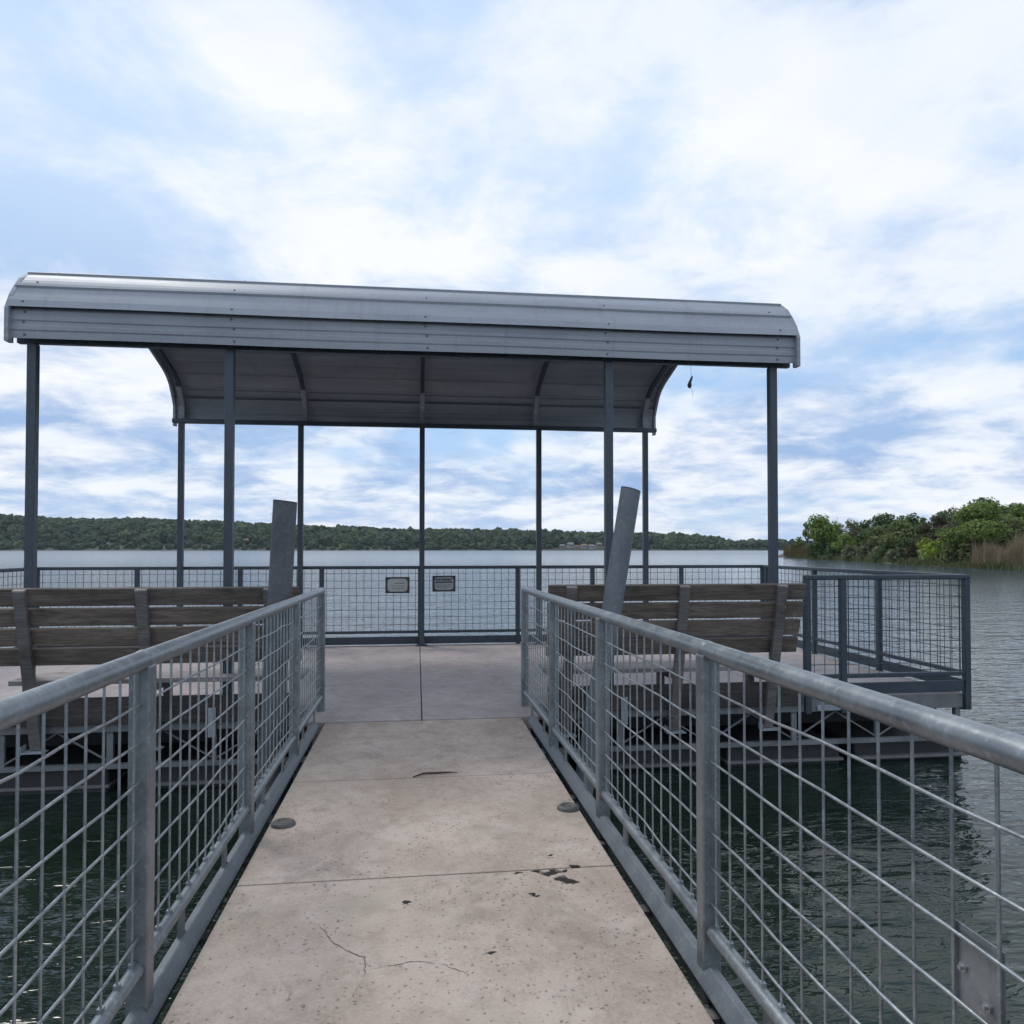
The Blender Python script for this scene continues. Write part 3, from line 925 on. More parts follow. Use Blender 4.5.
# ------------------------------------------------------------------ benches
def bench(xa, xb, label):
    cx = (xa + xb) / 2
    root = thing('bench', label, 'bench', (cx, 6.42, 0), 'long plank benches with their backs to the walkway')
    yt, lean = 6.13, 0.285                        # y of the back at the top, run per metre of drop
    def yb(h): return yt + (1.05 - h) * lean
    mb = MB()
    for k in range(4):
        hi = 1.048 - k * 0.157
        lo = hi - 0.140
        e0, e1 = rnd.uniform(-.012, .006), rnd.uniform(-.006, .012)
        mb.beam((xa + e0, yb((hi + lo) / 2), (hi + lo) / 2), (xb + e1, yb((hi + lo) / 2) , (hi + lo) / 2), 0.038, hi - lo,
                up=(0, -lean, 1))
    mb.build('backrest', 'wood', root, bevel=0.004)
    # seat on the far side
    mb = MB()
    for k in range(3):
        y0 = 6.40 + k * 0.146
        mb.box(xa + rnd.uniform(0, .02), xb - rnd.uniform(0, .02), y0, y0 + 0.138, 0.262, 0.30)
    mb.build('seat', 'wood_grey', root, bevel=0.004)
    for t in (GX - 3.045, GX - 2.17, GX - 1.215) if cx < 0 else (GX + 1.21, GX + 2.18, GX + 3.05):
        mb = MB()
        w = 0.085
        off = -0.019 - 0.021
        mb.beam((t, yb(-0.02) + off - 0.0, -0.24), (t, yb(1.02) + off, 1.02), w, 0.042, up=(0, 1, lean))
        sp = mb.build('support', 'wood_post', root, bevel=0.004)
        MB().beam((t, yb(1.021) + off, 1.021), (t, yb(1.034) + off, 1.034), w, 0.042, up=(0, 1, lean)).build('end_grain', 'wood_grey', sp)
        mb = MB()
        mb.box(t - .035, t + .035, 6.405, 6.80, 0.205, 0.258)
        mb.build('seat_bearer', 'wood_post', root, bevel=0.004)
        mb = MB()
        mb.box(t - .03, t + .03, 6.72, 6.79, 0.001, 0.204)
        mb.build('leg', 'wood_post', root, bevel=0.004)
        # steel shelf bracket that takes the foot of the support
        yf = yb(-0.02) + off - 0.03
        mb = MB()
        mb.box(t - .085, t + .085, yf - 0.05, DY0 - 0.066, -0.258, -0.248)
        mb.box(t - .085, t - .078, yf - 0.05, DY0 - 0.066, -0.247, -0.20)
        mb.build('foot_bracket', 'trim', root)
        for bz in (0.10, -0.02):
            mb = MB()
            yy = yb(bz) + off - 0.022
            mb.tube([(t, yy, bz), (t, yy - 0.012, bz)], 0.011, 6, smooth=False)
            mb.build('bolt', 'bolt', sp)
    return root
bench(GX + 1.03, GX + 3.27, 'long weathered plank bench with its back to the walkway, behind the leaning grey pile')
bench(GX - 3.27, GX - 1.00, 'long weathered plank bench with its back to the walkway, left of the dark upright pile')

# ------------------------------------------------------------------ guide piles
def pile(p_top, p_bot, r, mat, label, cut):
    p_top, p_bot = Vector(p_top), Vector(p_bot)
    d = (p_bot - p_top).normalized()
    p_bot = p_top + d * 3.6
    root = thing('pile', label, 'pile', p_bot, 'steel guide piles beside the walkway')
    mb = MB()
    n = 32
    mb.tube([p_top, p_top + d * 0.6, p_top + d * 1.4, p_top + d * 2.2, p_bot], r, n, caps=False)
    # top ring skewed by the saw cut
    for k in range(n):
        v = Vector(mb.v[k])
        mb.v[k] = tuple(v + (-d) * (cut * (v.x - p_top.x) / r))
    o = mb.build('pipe', mat, root)
    top = [Vector(mb.v[k]) for k in range(n)]
    cap = MB()
    cap.add([v - d * 0.0 for v in top] + [v + d * 0.01 for v in top], [tuple(range(n)), *[(k, k + n, (k + 1) % n + n, (k + 1) % n) for k in range(n)]])
    cap.build('top_plate', 'pile_worn', root)
    return root
def along(u, v, Y):
    k = (u - 512) / F_PX
    z = Y / (CY - SY * k)
    x, y = ground(u, z)
    return (x, Y, CAM_H - (v - HOR) * z / F_PX)
pile(along(631, 489, 5.78), along(588, 755, 5.78), 0.079, 'pile', 'smooth grey steel pile leaning over, in front of the plank bench', -0.008)
pile(along(285, 501, 5.72), along(274, 720, 5.72), 0.086, 'pile_worn', 'dark weathered pile standing nearly upright beside the walkway railing', -0.006)

# ------------------------------------------------------------------ twig on the walkway
mb = MB()
pp = [px_ground(u, v, 0.02) for u, v in ((414, 775), (424, 772), (436, 771), (447, 771), (458, 770.5))]
mb.tube([(x, y, gz(y) + 0.008 + 0.003 * (i % 2)) for i, (x, y) in enumerate(pp)], [0.004, 0.006, 0.006, 0.005, 0.002], 7)
tw = mb.build('twig', 'twig', None)
tag(tw, 'thin dark twig lying across the walkway slab', 'twig')

# ------------------------------------------------------------------ water, hills
def disc(r, z, name, mat, rings=(0, 20, 100, 500, 1500, 2500)):
    mb = MB()
    n = 64
    vs = [(0, 0, z)]
    for q in rings[1:]:
        vs += [(q * math.cos(2 * math.pi * k / n), q * math.sin(2 * math.pi * k / n), z) for k in range(n)]
    fs = [(0, 1 + k, 1 + (k + 1) % n) for k in range(n)]
    for i in range(len(rings) - 2):
        o = 1 + i * n
        fs += [(o + k, o + n + k, o + n + (k + 1) % n, o + (k + 1) % n) for k in range(n)]
    mb.add(vs, fs)
    return mb.build(name, mat)
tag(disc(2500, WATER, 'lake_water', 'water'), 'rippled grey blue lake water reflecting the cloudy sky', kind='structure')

RIDGE = [(-900, 516), (-400, 514), (-100, 514), (0, 515), (40, 516), (60, 518), (100, 518.5), (140, 517.5), (180, 520), (230, 521.5), (300, 524.5), (330, 527),
         (345, 526), (420, 530), (450, 529), (520, 530.5), (600, 532.5), (650, 533.5), (700, 535.5), (720, 539), (740, 543), (760, 544.5), (800, 545.5), (900, 545), (1100, 544), (1900, 543)]
def ridge_v(u):
    for (a, b), (c, d) in zip(RIDGE[:-1], RIDGE[1:]):
        if a <= u <= c:
            return b + (d - b) * (u - a) / (c - a)
    return RIDGE[-1][1]
R_SH, R_RG, R_BK = 800.0, 1020.0, 1400.0
CROWN = 9.0
def hill_h(u, depth):
    """terrain height above the lake at this column and distance"""
    top = max(1.0, (HOR - ridge_v(u)) * R_RG / F_PX + (CAM_H - WATER) - CROWN)
    if depth < R_RG:
        t = (depth - R_SH) / (R_RG - R_SH)
        return top * max(0.0, math.sin(max(0, t) * math.pi / 2)) ** 0.85
    t = (depth - R_RG) / (R_BK - R_RG)
    return top * (1 - 0.7 * t)
us = list(range(-900, 1901, 25))
ds = [R_SH - 4, R_SH, R_SH + 15, 840, 880, 930, 980, R_RG, 1120, 1250, R_BK]
vs, fs = [], []
for u in us:
    for i, d in enumerate(ds):
        x, y = ground(u, d)
        h = hill_h(u, d) + 0.8 if i > 0 else -1.5
        vs.append((x, y, WATER + h))
m_ = len(ds)
for i in range(len(us) - 1):
    for j in range(m_ - 1):
        fs.append((i * m_ + j, (i + 1) * m_ + j, (i + 1) * m_ + j + 1, i * m_ + j + 1))
tag(MB().add(vs, fs, True).build('hills', 'hill'), 'low hills along the far shore of the lake', kind='structure')

# far wood: crowns over the hillside, one mass
bm = bmesh.new()
bmesh.ops.create_icosphere(bm, subdivisions=3, radius=1.0)
ico_v = [v.co.copy() for v in bm.verts]
ico_f = [tuple(v.index for v in f.verts) for f in bm.faces]
bm.free()
HOUSE_PX = [(562, 0), (571, 1), (577, 2), (585, 3), (592, 4), (599, 5), (605, 6)]
fw = MB()
q = random.Random(11)
def crown(x, y, z, r, hgt):
    sd = q.random() * 100
    vs = []
    for c in ico_v:
        k = 1 + 0.42 * mnoise.noise((c.x * 1.6 + sd, c.y * 1.6, c.z * 1.6)) + 0.34 * mnoise.noise((c.x * 3.4 + sd, c.y * 3.4, c.z * 3.4))
        vs.append((x + c.x * r * k, y + c.y * r * k, z + c.z * hgt * k))
    fw.add(vs, ico_f, False)
    for _ in range(26):                           # ragged leafy fringe
        a, b_ = q.uniform(0, 6.28), q.uniform(-0.2, 1.0)
        cz = b_
        cr = math.sqrt(max(0, 1 - cz * cz))
        px_, py_, pz_ = x + math.cos(a) * cr * r * 1.06, y + math.sin(a) * cr * r * 1.06, z + cz * hgt * 1.06
        s_ = q.uniform(0.35, 0.75)
        e1 = Vector((q.gauss(0, 1), q.gauss(0, 1), q.gauss(0, 1))).normalized() * s_
        e2 = Vector((q.gauss(0, 1), q.gauss(0, 1), q.gauss(0, 1))).normalized() * s_
        p = Vector((px_, py_, pz_))
        fw.add([p - e1, p + e2, p + e1 * 0.8], [(0, 1, 2)])
d = R_SH + 3
while d < R_RG + 40:
    u = -330
    while u < 1160:
        du = q.uniform(5.5, 10.5)
        u += du
        dd = d + q.uniform(-7, 7)
        if dd < R_SH + 2:
            dd = R_SH + 2 + q.random() * 3
        if 556 < u < 612 and dd < R_SH + 26:
            continue
        x, y = ground(u, dd)
        h = hill_h(u, dd)
        sc = q.choice((0.55, 0.65, 0.75, 0.85, 0.95, 1.05, 1.2)) * q.uniform(.9, 1.1)
        if dd > R_SH + 150:
            sc = min(sc, 0.95)
        near = dd < R_SH + 18
        r = (4.2 if near else 5.6) * sc
        hg = (4.2 if near else 5.8) * sc
        if near and hill_h(u, R_RG) < 6:
            hg *= 0.6
        crown(x, y, WATER + h + hg * (0.35 if near else 0.62), r, hg)
    d += 11
tag(fw.build('far_wood', 'far_leaf'), 'dense dark green woodland covering the far hills', kind='stuff')

# lakeside houses on the far shore
def house(u, depth, w, h, rh, wall, roof, label, rz):
    x, y = ground(u, depth)
    z = WATER + hill_h(u, depth) + 0.9
    root = thing('house', label, 'house', (x, y, z), 'small houses on the far shore')
    dpt = w * 0.7
    MB().box(x - w / 2, x + w / 2, y - dpt / 2, y + dpt / 2, z - 1.5, z + h).build('wall', wall, root)
    mb = MB()
    e = 0.4
    mb.add([(x - w / 2 - e, y - dpt / 2 - e, z + h + .02), (x + w / 2 + e, y - dpt / 2 - e, z + h + .02), (x + w / 2 + e, y + dpt / 2 + e, z + h + .02), (x - w / 2 - e, y + dpt / 2 + e, z + h + .02),
            (x - w / 2 + 1.2, y, z + h + rh), (x + w / 2 - 1.2, y, z + h + rh)],
           [(3, 2, 1, 0), (0, 1, 5, 4), (2, 3, 4, 5), (1, 2, 5), (3, 0, 4)])
    mb.build('roof', roof, root)
    for t in (-0.28, 0.05, 0.3):
        MB().box(x + w * t - .5, x + w * t + .5, y - dpt / 2 - .04, y - dpt / 2 - .003, z + h * .3, z + h * .75).build('window', 'glass', root)
house(562.5, 806, 6.0, 3.0, 1.6, 'wall_tan', 'roof_grey', 'tan house at the left end of the far shore row', 0)
house(570.5, 812, 7.0, 4.2, 1.6, 'wall_pale', 'roof_grey', 'tall pale house with grey roof among far shore trees', 0)
house(577.5, 805, 5.0, 2.6, 1.2, 'wall_tan', 'roof_red', 'small red roofed house beside the tall pale far shore house', 0)
house(584.0, 808, 7.0, 3.2, 1.6, 'wall_pale', 'roof_red', 'pale house with red roof mid row on the far shore', 0)
house(591.5, 806, 6.5, 3.0, 1.4, 'wall_pale', 'roof_grey', 'pale low house with grey roof on the far shore, left of the shelter post', 0)
house(599.0, 812, 6.0, 4.0, 1.6, 'wall_tan', 'roof_grey', 'taller tan house nearest the shelter post on the far shore', 0)
house(246.0, 830, 6.0, 2.8, 1.4, 'wall_tan', 'roof_red', 'lone tan cottage in the woods, seen right of the second shelter post', 0)
house(39.5, 850, 3.5, 3.6, 1.2, 'wall_pale', 'roof_grey', 'lone narrow pale hut high in the woods, right of the leftmost shelter post', 0)

# ------------------------------------------------------------------ near shore at right
SHORE = [(783, 166), (800, 152), (822, 135), (850, 119), (875, 106), (900, 93), (950, 79), (1024, 68), (1100, 60), (1250, 51), (1500, 44)]
def shore_d(u):
    for (a, b), (c, d) in zip(SHORE[:-1], SHORE[1:]):
        if a <= u <= c:
            return b + (d - b) * (u - a) / (c - a)
    return SHORE[-1][1] if u > SHORE[-1][0] else SHORE[0][1]
vs, fs = [], []
sus = [778, 783, 790, 800, 811, 822, 836, 850, 862, 875, 888, 900, 925, 950, 975, 1000, 1024, 1060, 1100, 1170, 1250, 1370, 1500]
offs = [(-1.2, -0.7), (0.0, -0.05), (1.2, 0.28), (4, 0.5), (15, 0.9), (40, 1.4), (110, 1.6)]
for u in sus:
    for o, h in offs:
        dd = shore_d(max(u, 783)) + o * (1 if u > 790 else 0.9)
        uu = u + (3 if u > 1000 else 0)
        x, y = ground(uu + 0.35 * o * (1 if u < 800 else 0), dd)
        wob = mnoise.noise((x * 0.15, y * 0.15, 0)) * 0.8
        vs.append((x + wob, y + wob, WATER + h))
m_ = len(offs)
for i in range(len(sus) - 1):
    for j in range(m_ - 1):
        fs.append((i * m_ + j, (i + 1) * m_ + j, (i + 1) * m_ + j + 1, i * m_ + j + 1))
tag(MB().add(vs, fs, True).build('lake_bank', 'soil'), 'low earth bank of the near shore', kind='structure')

def leaf_cards(mb, c, rad, n, size, q, hollow=0.55, droop=0.0):
    cx, cy, cz = c
    rx, ry, rz = rad
    sd = q.random() * 50
    done = 0
    tries = 0
    while done < n and tries < n * 4:
        tries += 1
        d = Vector((q.gauss(0, 1), q.gauss(0, 1), q.gauss(0, 1))).normalized()
        if mnoise.noise((d.x * 2.1 + sd, d.y * 2.1, d.z * 2.1)) < -0.16:
            continue
        k = hollow + (1.06 - hollow) * q.random() ** 0.5
        k *= 1 + 0.25 * mnoise.noise((d.x * 1.5 + sd, d.y * 1.5 + 3, d.z * 1.5))
        p = Vector((cx + d.x * rx * k, cy + d.y * ry * k, cz + d.z * rz * k))
        s = size * q.uniform(0.6, 1.3)
        up = (d + Vector((q.gauss(0, .6), q.gauss(0, .6), q.gauss(0.3, .6)))).normalized()
        e1 = up.cross(Vector((q.gauss(0, 1), q.gauss(0, 1), q.gauss(0, 1)))).normalized() * s
        e2 = up.cross(e1).normalized() * s * 0.6
        mb.add([p - e1, p - e2 + up * s * .12, p + e1, p + e2 + up * s * .12], [(0, 1, 2, 3)])
        done += 1

def tree(u, back, top_v, width, mat, label, name='broadleaf_tree', group='trees on the near shore', lobes=9, leaf=0.26, dens=1.0,
         low=0.18, trunk='bark', seed=0, flat=0.75, off_u=0):
    """a tree seen in column u, 'back' metres behind the waterline, whose tip reaches picture row top_v"""
    q = random.Random(seed * 31 + int(u * 7))
    d = shore_d(u) + back
    x, y = ground(u, d)
    zb = WATER + min(1.4, 0.3 + back * 0.035)
    H = CAM_H + (HOR - top_v) * d / F_PX - zb
    W = width * d / F_PX
    root = thing(name, label, 'tree', (x, y, zb), group)
    leaf *= 0.78
    mbl, mbt = MB(), MB()
    tr = max(0.05, 0.022 * H)
    lean = q.uniform(-0.05, 0.05)
    fork = Vector((x + lean * H, y, zb + H * max(0.16, low)))
    mbt.tube([(x, y, zb - 0.3), (x + lean * H * .4, y, zb + H * low * .5), fork], [tr * 1.3, tr, tr * .85], 8)
    cs = []
    for i in range(lobes):
        a = 2 * math.pi * i / lobes * 1.618 + q.random()
        t = (i + 0.5) / lobes
        zc = low + (1 - low) * (0.22 + 0.62 * t)
        rr_ = 0.5 * (1 - 0.75 * max(0, (t - 0.35)) ** 1.2) * (0.35 + 0.65 * q.random())
        if i == lobes - 1: rr_ = 0.05
        lr = W * q.uniform(0.17, 0.27)
        lz = lr * flat
        c = Vector((x + lean * H + math.cos(a) * rr_ * W * .85, y + math.sin(a) * rr_ * W * .85, zb + zc * H))
        if c.z + lz > zb + H: c.z = zb + H - lz
        cs.append((c, lr, lz))
    cs.append((Vector((x + lean * H, y, zb + H * (low + (1 - low) * .45))), W * .30, H * (1 - low) * .33))
    for c, lr, lz in cs:
        n = int(dens * 2.2 * (lr * lr + lr * lz) / (leaf * leaf) * 1.6)
        leaf_cards(mbl, c, (lr, lr, lz), min(2200, max(60, n)), leaf, q)
        mid = fork.lerp(c, 0.5) + Vector((q.uniform(-.2, .2), q.uniform(-.2, .2), q.uniform(0, .25)))
        mbt.tube([fork, mid, c + (c - mid) * .35], [tr * .55, tr * .34, tr * .1], 6)
        for _ in range(3):
            e = c + Vector((q.gauss(0, 1), q.gauss(0, 1), abs(q.gauss(0.3, .6)))).normalized() * lr * .9
            mbt.tube([mid.lerp(c, .6), e], [tr * .2, tr * .05], 5)
    mbt.build('trunk', trunk, root)
    mbl.build('crown', mat, root)
    return root

def bare_tree(u, back, top_v, label, seed, mat='bark_pale'):
    q = random.Random(seed)
    d = shore_d(u) + back
    x, y = ground(u, d)
    zb = WATER + 0.6
    H = CAM_H + (HOR - top_v) * d / F_PX - zb
    root = thing('bare_tree', label, 'tree', (x, y, zb), 'trees on the near shore')
    mb = MB()
    def grow(p, dr, L, r, lev):
        e = p + dr * L
        mid = p.lerp(e, .5) + Vector((q.gauss(0, .04), q.gauss(0, .04), 0)) * L
        mb.tube([p, mid, e], [r, r * .8, r * .55], 5)
        if lev == 0: return
        for _ in range(3 if lev > 1 else 4):
            nd_ = (dr + Vector((q.gauss(0, .45), q.gauss(0, .45), q.uniform(0, .3)))).normalized()
            grow(p.lerp(e, q.uniform(.55, 1)), nd_, L * q.uniform(.55, .75), r * .5, lev - 1)
    grow(Vector((x, y, zb - .3)), Vector((0, 0, 1)), H * .42, 0.10, 4)
    mb.build('trunk', mat, root)
    return root

# (u, metres behind waterline, tip row, width in px, foliage, label ...)
tree(800.5, 6, 536, 12, 'leaf_green', 'tiny green sapling at the tip of the wooded point', lobes=5, leaf=0.3, seed=1, low=.25)
tree(823, 5, 513.5, 34, 'leaf_bright', 'bright green open crowned tree near the tip of the wooded point', lobes=13, leaf=0.34, dens=.8, seed=2, low=.22, flat=.8)
tree(809, 7, 519.5, 14, 'leaf_green', 'slim leaning green tree left of the bright open crowned one', lobes=6, leaf=0.32, dens=.7, seed=3, low=.35)
bare_tree(838, 12, 511, 'leafless pale tree right behind the bright green open crowned one', 5)
bare_tree(846, 14, 513, 'leafless grey tree between the bright tree and the grey green tree', 9)
tree(851, 10, 516.5, 22, 'leaf_grey', 'grey green thin tree right of the leafless ones', lobes=9, leaf=0.28, dens=.6, seed=4)
tree(866, 13, 517, 20, 'leaf_dark', 'narrow dark tree left of the dark rounded dome tree', lobes=8, leaf=0.3, seed=5)
tree(845, 4, 533, 22, 'leaf_bright', 'low yellowish green tree under the grey green thin one', lobes=8, leaf=0.26, seed=6, low=.12)
tree(886, 16, 513, 42, 'leaf_dark', 'dark wide tree forming a rounded dome on the point', lobes=12, leaf=0.28, seed=7)
tree(903, 9, 518, 40, 'leaf_olive', 'olive tree with rounded crown in front of the dark dome', lobes=12, leaf=0.25, seed=8, low=.1)
tree(878, 7, 524, 26, 'leaf_olive', 'low olive tree left of the rounded olive crown', lobes=9, leaf=0.25, seed=9, low=.1)
tree(915, 18, 509.5, 20, 'leaf_dark', 'small dark pointed tree on the skyline right of the dark dome', lobes=8, leaf=0.26, seed=10)
tree(925, 16, 512, 15, 'leaf_green', 'small green tree on the skyline between pointed tree and brownish tree', lobes=7, leaf=0.25, seed=11)
tree(941, 13, 511, 30, 'leaf_brown', 'brownish dull tree left of the large layered green tree', lobes=10, leaf=0.24, seed=12)
tree(928, 6, 520, 30, 'leaf_brown', 'dull brown thicket tree above the yellow green shrub', lobes=10, leaf=0.22, seed=13, low=.08)
tree(956, 14, 502, 22, 'leaf_grey', 'grey green tree rising left behind the large layered green tree', lobes=9, leaf=0.22, dens=.7, seed=14)
tree(990, 15, 493.5, 48, 'leaf_dark', 'tallest dark tree rising behind the large layered green tree', lobes=12, leaf=0.22, seed=15)
tree(984, 5.5, 500, 76, 'leaf_green', 'large layered green tree with a broad crown above the brown reeds', lobes=22, leaf=0.19, dens=.9, seed=16, low=.1, flat=.5)
tree(1030, 12, 498, 40, 'leaf_green', 'green tree cut by the picture edge, right of the tallest dark tree', lobes=11, leaf=0.22, seed=17)
tree(958, 4, 527, 34, 'leaf_olive', 'low olive tree at the left foot of the large layered one', lobes=10, leaf=0.2, seed=18, low=.08)
tree(1012, 7, 515, 40, 'leaf_olive', 'dull olive tree behind the tall brown reeds', lobes=11, leaf=0.2, seed=19, low=.08)
# further trees inland close the view between the crowns
for i, (u, bk, tv, w, m_n, lb) in enumerate([
        (835, 22, 524, 30, 'leaf_dark', 'dark low tree inland behind the bright open crowned tree'),
        (858, 26, 523, 30, 'leaf_dark', 'dark low tree inland behind the grey green thin tree'),
        (905, 30, 514, 36, 'leaf_dark', 'dark tree inland between the dome and the pointed tree'),
        (948, 28, 509, 40, 'leaf_dark', 'dark tree inland behind the brownish dull tree'),
        (1020, 30, 503, 50, 'leaf_dark', 'dark tree inland behind the tree at the picture edge')]):
    tree(u, bk, tv, w, m_n, lb, lobes=10, leaf=0.3, seed=30 + i, low=.06)

def shrub(u, back, top_v, width, mat, label, seed, leaf=0.2, dens=1.0, group='shrubs along the near shore'):
    q = random.Random(seed * 17 + 3)
    d = shore_d(u) + back
    x, y = ground(u, d)
    zb = WATER + 0.25 + back * .03
    H = CAM_H + (HOR - top_v) * d / F_PX - zb
    W = width * d / F_PX
    root = thing('shrub', label, 'shrub', (x, y, zb), group)
    mbl, mbt = MB(), MB()
    for i in range(8):
        a = q.uniform(0, 6.28)
        r = W * .36 * math.sqrt(q.random())
        hh = H * q.uniform(.35, .78)
        c = Vector((x + math.cos(a) * r, y + math.sin(a) * r * .8, zb + hh))
        lr = W * q.uniform(.14, .24)
        lz = min(H - hh, lr * 1.1) if H - hh > .2 else .25
        leaf_cards(mbl, c, (lr, lr, lz), int(min(700, dens * 3.2 * (lr * lr) / (leaf * leaf) + 40)), leaf, q, .3)
        mbt.tube([(x + q.uniform(-.1, .1), y, zb - .2), (x + math.cos(a) * r * .5, y + math.sin(a) * r * .4, zb + hh * .5), c], [.035, .025, .01], 5)
    leaf_cards(mbl, Vector((x, y, zb + H * .3)), (W * .45, W * .4, H * .33), int(min(900, dens * 4 * W * W * .2 / (leaf * leaf) + 60)), leaf, q, .3)
    mbt.build('stem', 'bark', root)
    mbl.build('foliage', mat, root)
shrub(924, 2.5, 532, 14, 'leaf_yellow', 'yellow green upright shrub on the shore, taller left one of a pair', 1, .17)
shrub(938, 2.8, 533.5, 14, 'leaf_yellow', 'yellow green shrub on the shore, right one of a pair', 2, .17)
shrub(931, 2.2, 543, 20, 'leaf_yellow', 'low yellow green growth between the two upright shrubs', 3, .17)
shrub(820, 3, 542, 26, 'leaf_dark', 'dark bush under the bright open crowned tree', 4, .25)
shrub(836, 3, 541, 24, 'leaf_dark', 'dark bush right of the one under the bright tree', 5, .25)
shrub(852, 2.2, 545, 22, 'leaf_grey', 'grey green seedy bush at the waterline below the yellowish tree', 6, .2)
shrub(866, 2.2, 540, 20, 'leaf_grey', 'grey green seedy bush below the narrow dark tree', 7, .2)
shrub(880, 2.2, 546, 24, 'leaf_grey', 'low grey green bush at the waterline under the low olive tree', 8, .2)
shrub(897, 2.2, 547, 24, 'leaf_grey', 'low grey green bush left of the yellow green shrubs', 9, .18)
shrub(912, 2.4, 545, 18, 'leaf_brown', 'brownish bush just left of the yellow green shrubs', 10, .18)
shrub(952, 2.2, 545, 26, 'leaf_olive', 'olive bush right of the yellow green shrubs', 11, .16)
shrub(970, 2.4, 541, 24, 'leaf_olive', 'olive bush at the left end of the tall brown reeds', 12, .16)
shrub(889, 4.5, 538, 26, 'leaf_dark', 'dark bush in shade between the low olive tree and olive crown', 13, .2)
shrub(908, 4.5, 537, 24, 'leaf_dark', 'dark bush in shade under the rounded olive crown', 14, .2)

def blades(name, mat, label, spans, n, h0, h1, lean, seed, wdt):
    q = random.Random(seed)
    mb = MB()
    for _ in range(n):
        u0, u1, b0, b1 = q.choice(spans)
        u = q.uniform(u0, u1)
        d = shore_d(u) + q.uniform(b0, b1)
        x, y = ground(u, d)
        cl = 0.72 + 0.75 * mnoise.noise((x * .55, y * .55, seed)) + 0.25 * mnoise.noise((x * 2.1, y * 2.1, seed))
        h = q.uniform(h0, h1) * cl
        z = WATER + 0.0
        a = q.uniform(0, 6.28)
        l = q.gauss(0, lean) * h
        dx, dy = math.cos(a) * l, math.sin(a) * l
        w = wdt * q.uniform(.6, 1.4)
        b_ = q.uniform(0, 3.14)
        wx, wy = math.cos(b_) * w, math.sin(b_) * w
        mb.add([(x - wx, y - wy, z), (x + wx, y + wy, z), (x + dx * .4 + wx * .8, y + dy * .4 + wy * .8, z + h * .6), (x + dx, y + dy, z + h),
                (x + dx * .4 - wx * .8, y + dy * .4 - wy * .8, z + h * .6)], [(0, 1, 2, 4), (4, 2, 3)])
    o = mb.build(name, mat)
    tag(o, label, kind='stuff')
blades('reed_bed', 'reed', 'tall dry brown reeds at the waterline below the large green tree', [(972, 1060, .2, 4.5), (985, 1060, .2, 4.5), (1000, 1200, .2, 4.5)], 17000, 1.5, 3.4, .16, 3, .016)
blades('reed_bed', 'reed_red', 'low russet reeds at the tip of the wooded point', [(784, 816, .3, 6)], 7000, 1.8, 3.0, .12, 4, .04)
blades('bank_grass', 'grass', 'fringe of green waterside grass along the near shore', [(786, 850, -.3, 2), (850, 930, -.3, 2), (900, 1000, -.3, 1.6), (930, 1150, -.4, .8)], 14000, .4, 1.1, .3, 5, .03)

# ------------------------------------------------------------------ thin summer haze over the lake
hm = bpy.data.materials.new('thin_haze')
hm.use_nodes = True
for n in list(hm.node_tree.nodes):
    hm.node_tree.nodes.remove(n)
ho = hm.node_tree.nodes.new('ShaderNodeOutputMaterial')
hv = hm.node_tree.nodes.new('ShaderNodeVolumePrincipled')
hv.inputs['Color'].default_value = (0.80, 0.88, 1.0, 1)
hv.inputs['Density'].default_value = 0.00006
hm.node_tree.links.new(hv.outputs[0], ho.inputs['Volume'])
hz = MB().box(-2600, 2600, -2600, 2600, -4.5, 70).build('haze', hm)
tag(hz, 'thin pale haze over the lake', kind='stuff')

# ------------------------------------------------------------------ sky and light
SUN_EL, SUN_AZ = R(52), R(-38)          # azimuth measured from +y towards +x
w = bpy.data.worlds.new('World')
scn.world = w
w.use_nodes = True
nt = w.node_tree
for n in list(nt.nodes):
    nt.nodes.remove(n)
out = nt.nodes.new('ShaderNodeOutputWorld')
bg = nt.nodes.new('ShaderNodeBackground')
bg.inputs[1].default_value = 0.1
lk(nt, bg.outputs[0], out.inputs[0])
sky = nt.nodes.new('ShaderNodeTexSky')
sky.sky_type = 'NISHITA'
sky.sun_disc = False
sky.sun_elevation = SUN_EL
sky.sun_rotation = SUN_AZ
sky.air_density = 1.0
sky.dust_density = 0.6
tc = nt.nodes.new('ShaderNodeTexCoord')
sp = nt.nodes.new('ShaderNodeSeparateXYZ')
lk(nt, tc.outputs['Generated'], sp.inputs[0])
zz = math_n(nt, 'ADD', math_n(nt, 'MAXIMUM', sp.outputs[2], 0.0), 0.21)
cb = nt.nodes.new('ShaderNodeCombineXYZ')
lk(nt, math_n(nt, 'DIVIDE', sp.outputs[0], zz), cb.inputs[0])
lk(nt, math_n(nt, 'DIVIDE', sp.outputs[1], zz), cb.inputs[1])
mp = nt.nodes.new('ShaderNodeMapping')
mp.inputs['Location'].default_value = (11.48, 0.26, 0.0)
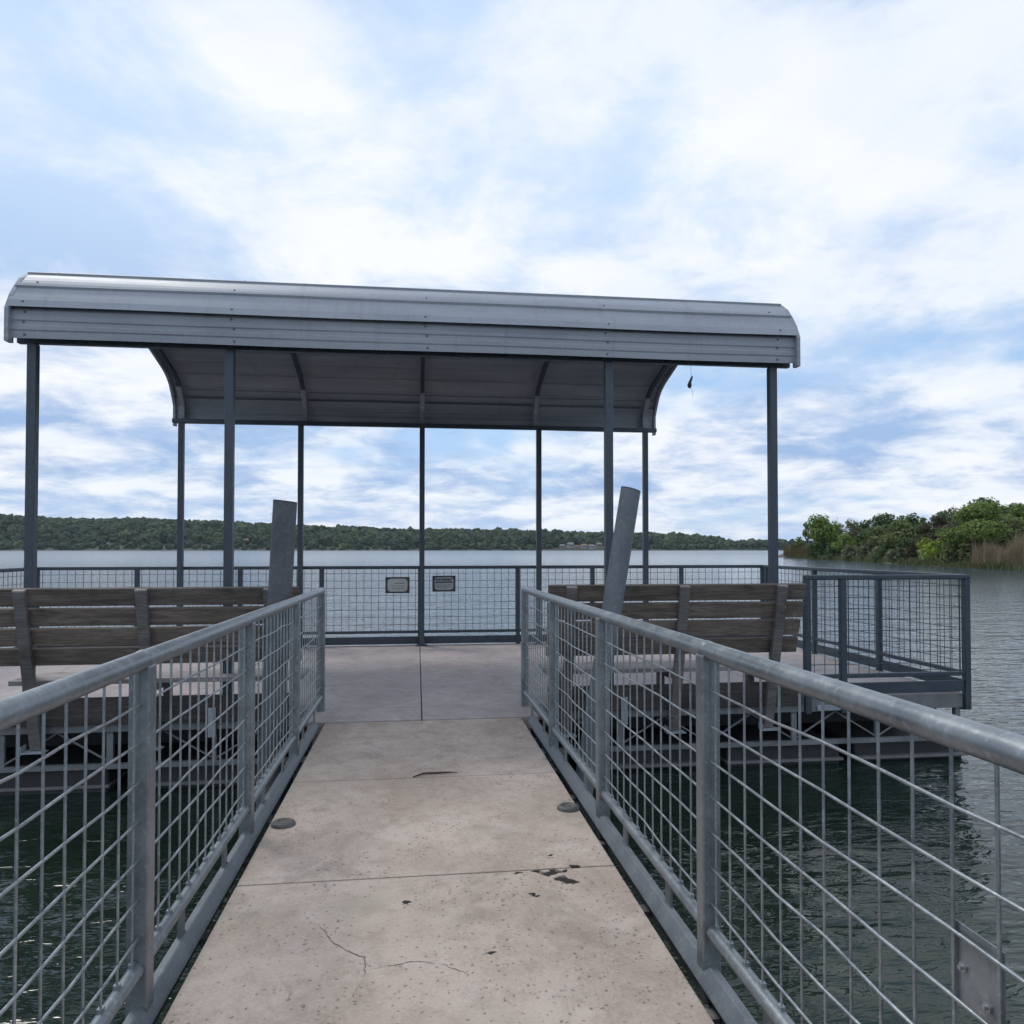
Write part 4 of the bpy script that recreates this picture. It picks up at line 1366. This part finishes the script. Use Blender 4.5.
mp.inputs['Rotation'].default_value = (0, 0, R(39))
lk(nt, cb.outputs[0], mp.inputs[0])
cn = noise(nt, mp.outputs[0], 1.0, 9, 0.56, 0.35)
cn2 = noise(nt, mp.outputs[0], 3.0, 7, 0.55, 0.2)
mp2 = nt.nodes.new('ShaderNodeMapping')
mp2.inputs['Location'].default_value = (0.26, 11.48, 2.0)
lk(nt, cb.outputs[0], mp2.inputs[0])
cn3 = noise(nt, mp2.outputs[0], 1.5, 7, 0.55, 0.25)
cov = math_n(nt, 'ADD', math_n(nt, 'MULTIPLY', cn, 0.66), math_n(nt, 'MULTIPLY', cn2, 0.34))
cover = ramp(nt, cov, [(0.34, 0.0), (0.49, 0.85), (0.60, 1.0)], 'EASE')
low = ramp(nt, sp.outputs[2], [(0.02, 0.4), (0.08, 1.0), (0.24, 0.75), (0.42, 0.0)])
shade = mixc(nt, low, (6.3, 7.9, 10.2), (3.4, 5.0, 7.9))
cn4 = noise(nt, mp2.outputs[0], 3.4, 8, 0.6, 0.3)
lum = math_n(nt, 'ADD', math_n(nt, 'MULTIPLY', cn3, 0.55), math_n(nt, 'MULTIPLY', cn4, 0.45))
cloud = mixc(nt, ramp(nt, lum, [(0.40, 0.0), (0.58, 1.0)], 'EASE'), shade, (9.7, 10.0, 10.5))
blue = mixc(nt, 0.72, sky.outputs[0], (4.7, 7.1, 10.6))
skyc = mixc(nt, cover, blue, cloud)
lk(nt, skyc, bg.inputs[0])

sun_d = bpy.data.lights.new('sun', 'SUN')
sun_d.energy = 1.5
sun_d.angle = R(16)
sun_d.color = (1.0, 0.96, 0.90)
sun = bpy.data.objects.new('sun', sun_d)
col.objects.link(sun)
dirv = Vector((math.sin(SUN_AZ) * math.cos(SUN_EL), math.cos(SUN_AZ) * math.cos(SUN_EL), math.sin(SUN_EL)))
sun.rotation_euler = (-dirv).to_track_quat('-Z', 'Y').to_euler()

scn.view_settings.view_transform = 'Standard'
scn.view_settings.look = 'None'
scn.view_settings.exposure = 0.0
scn.view_settings.gamma = 1.0
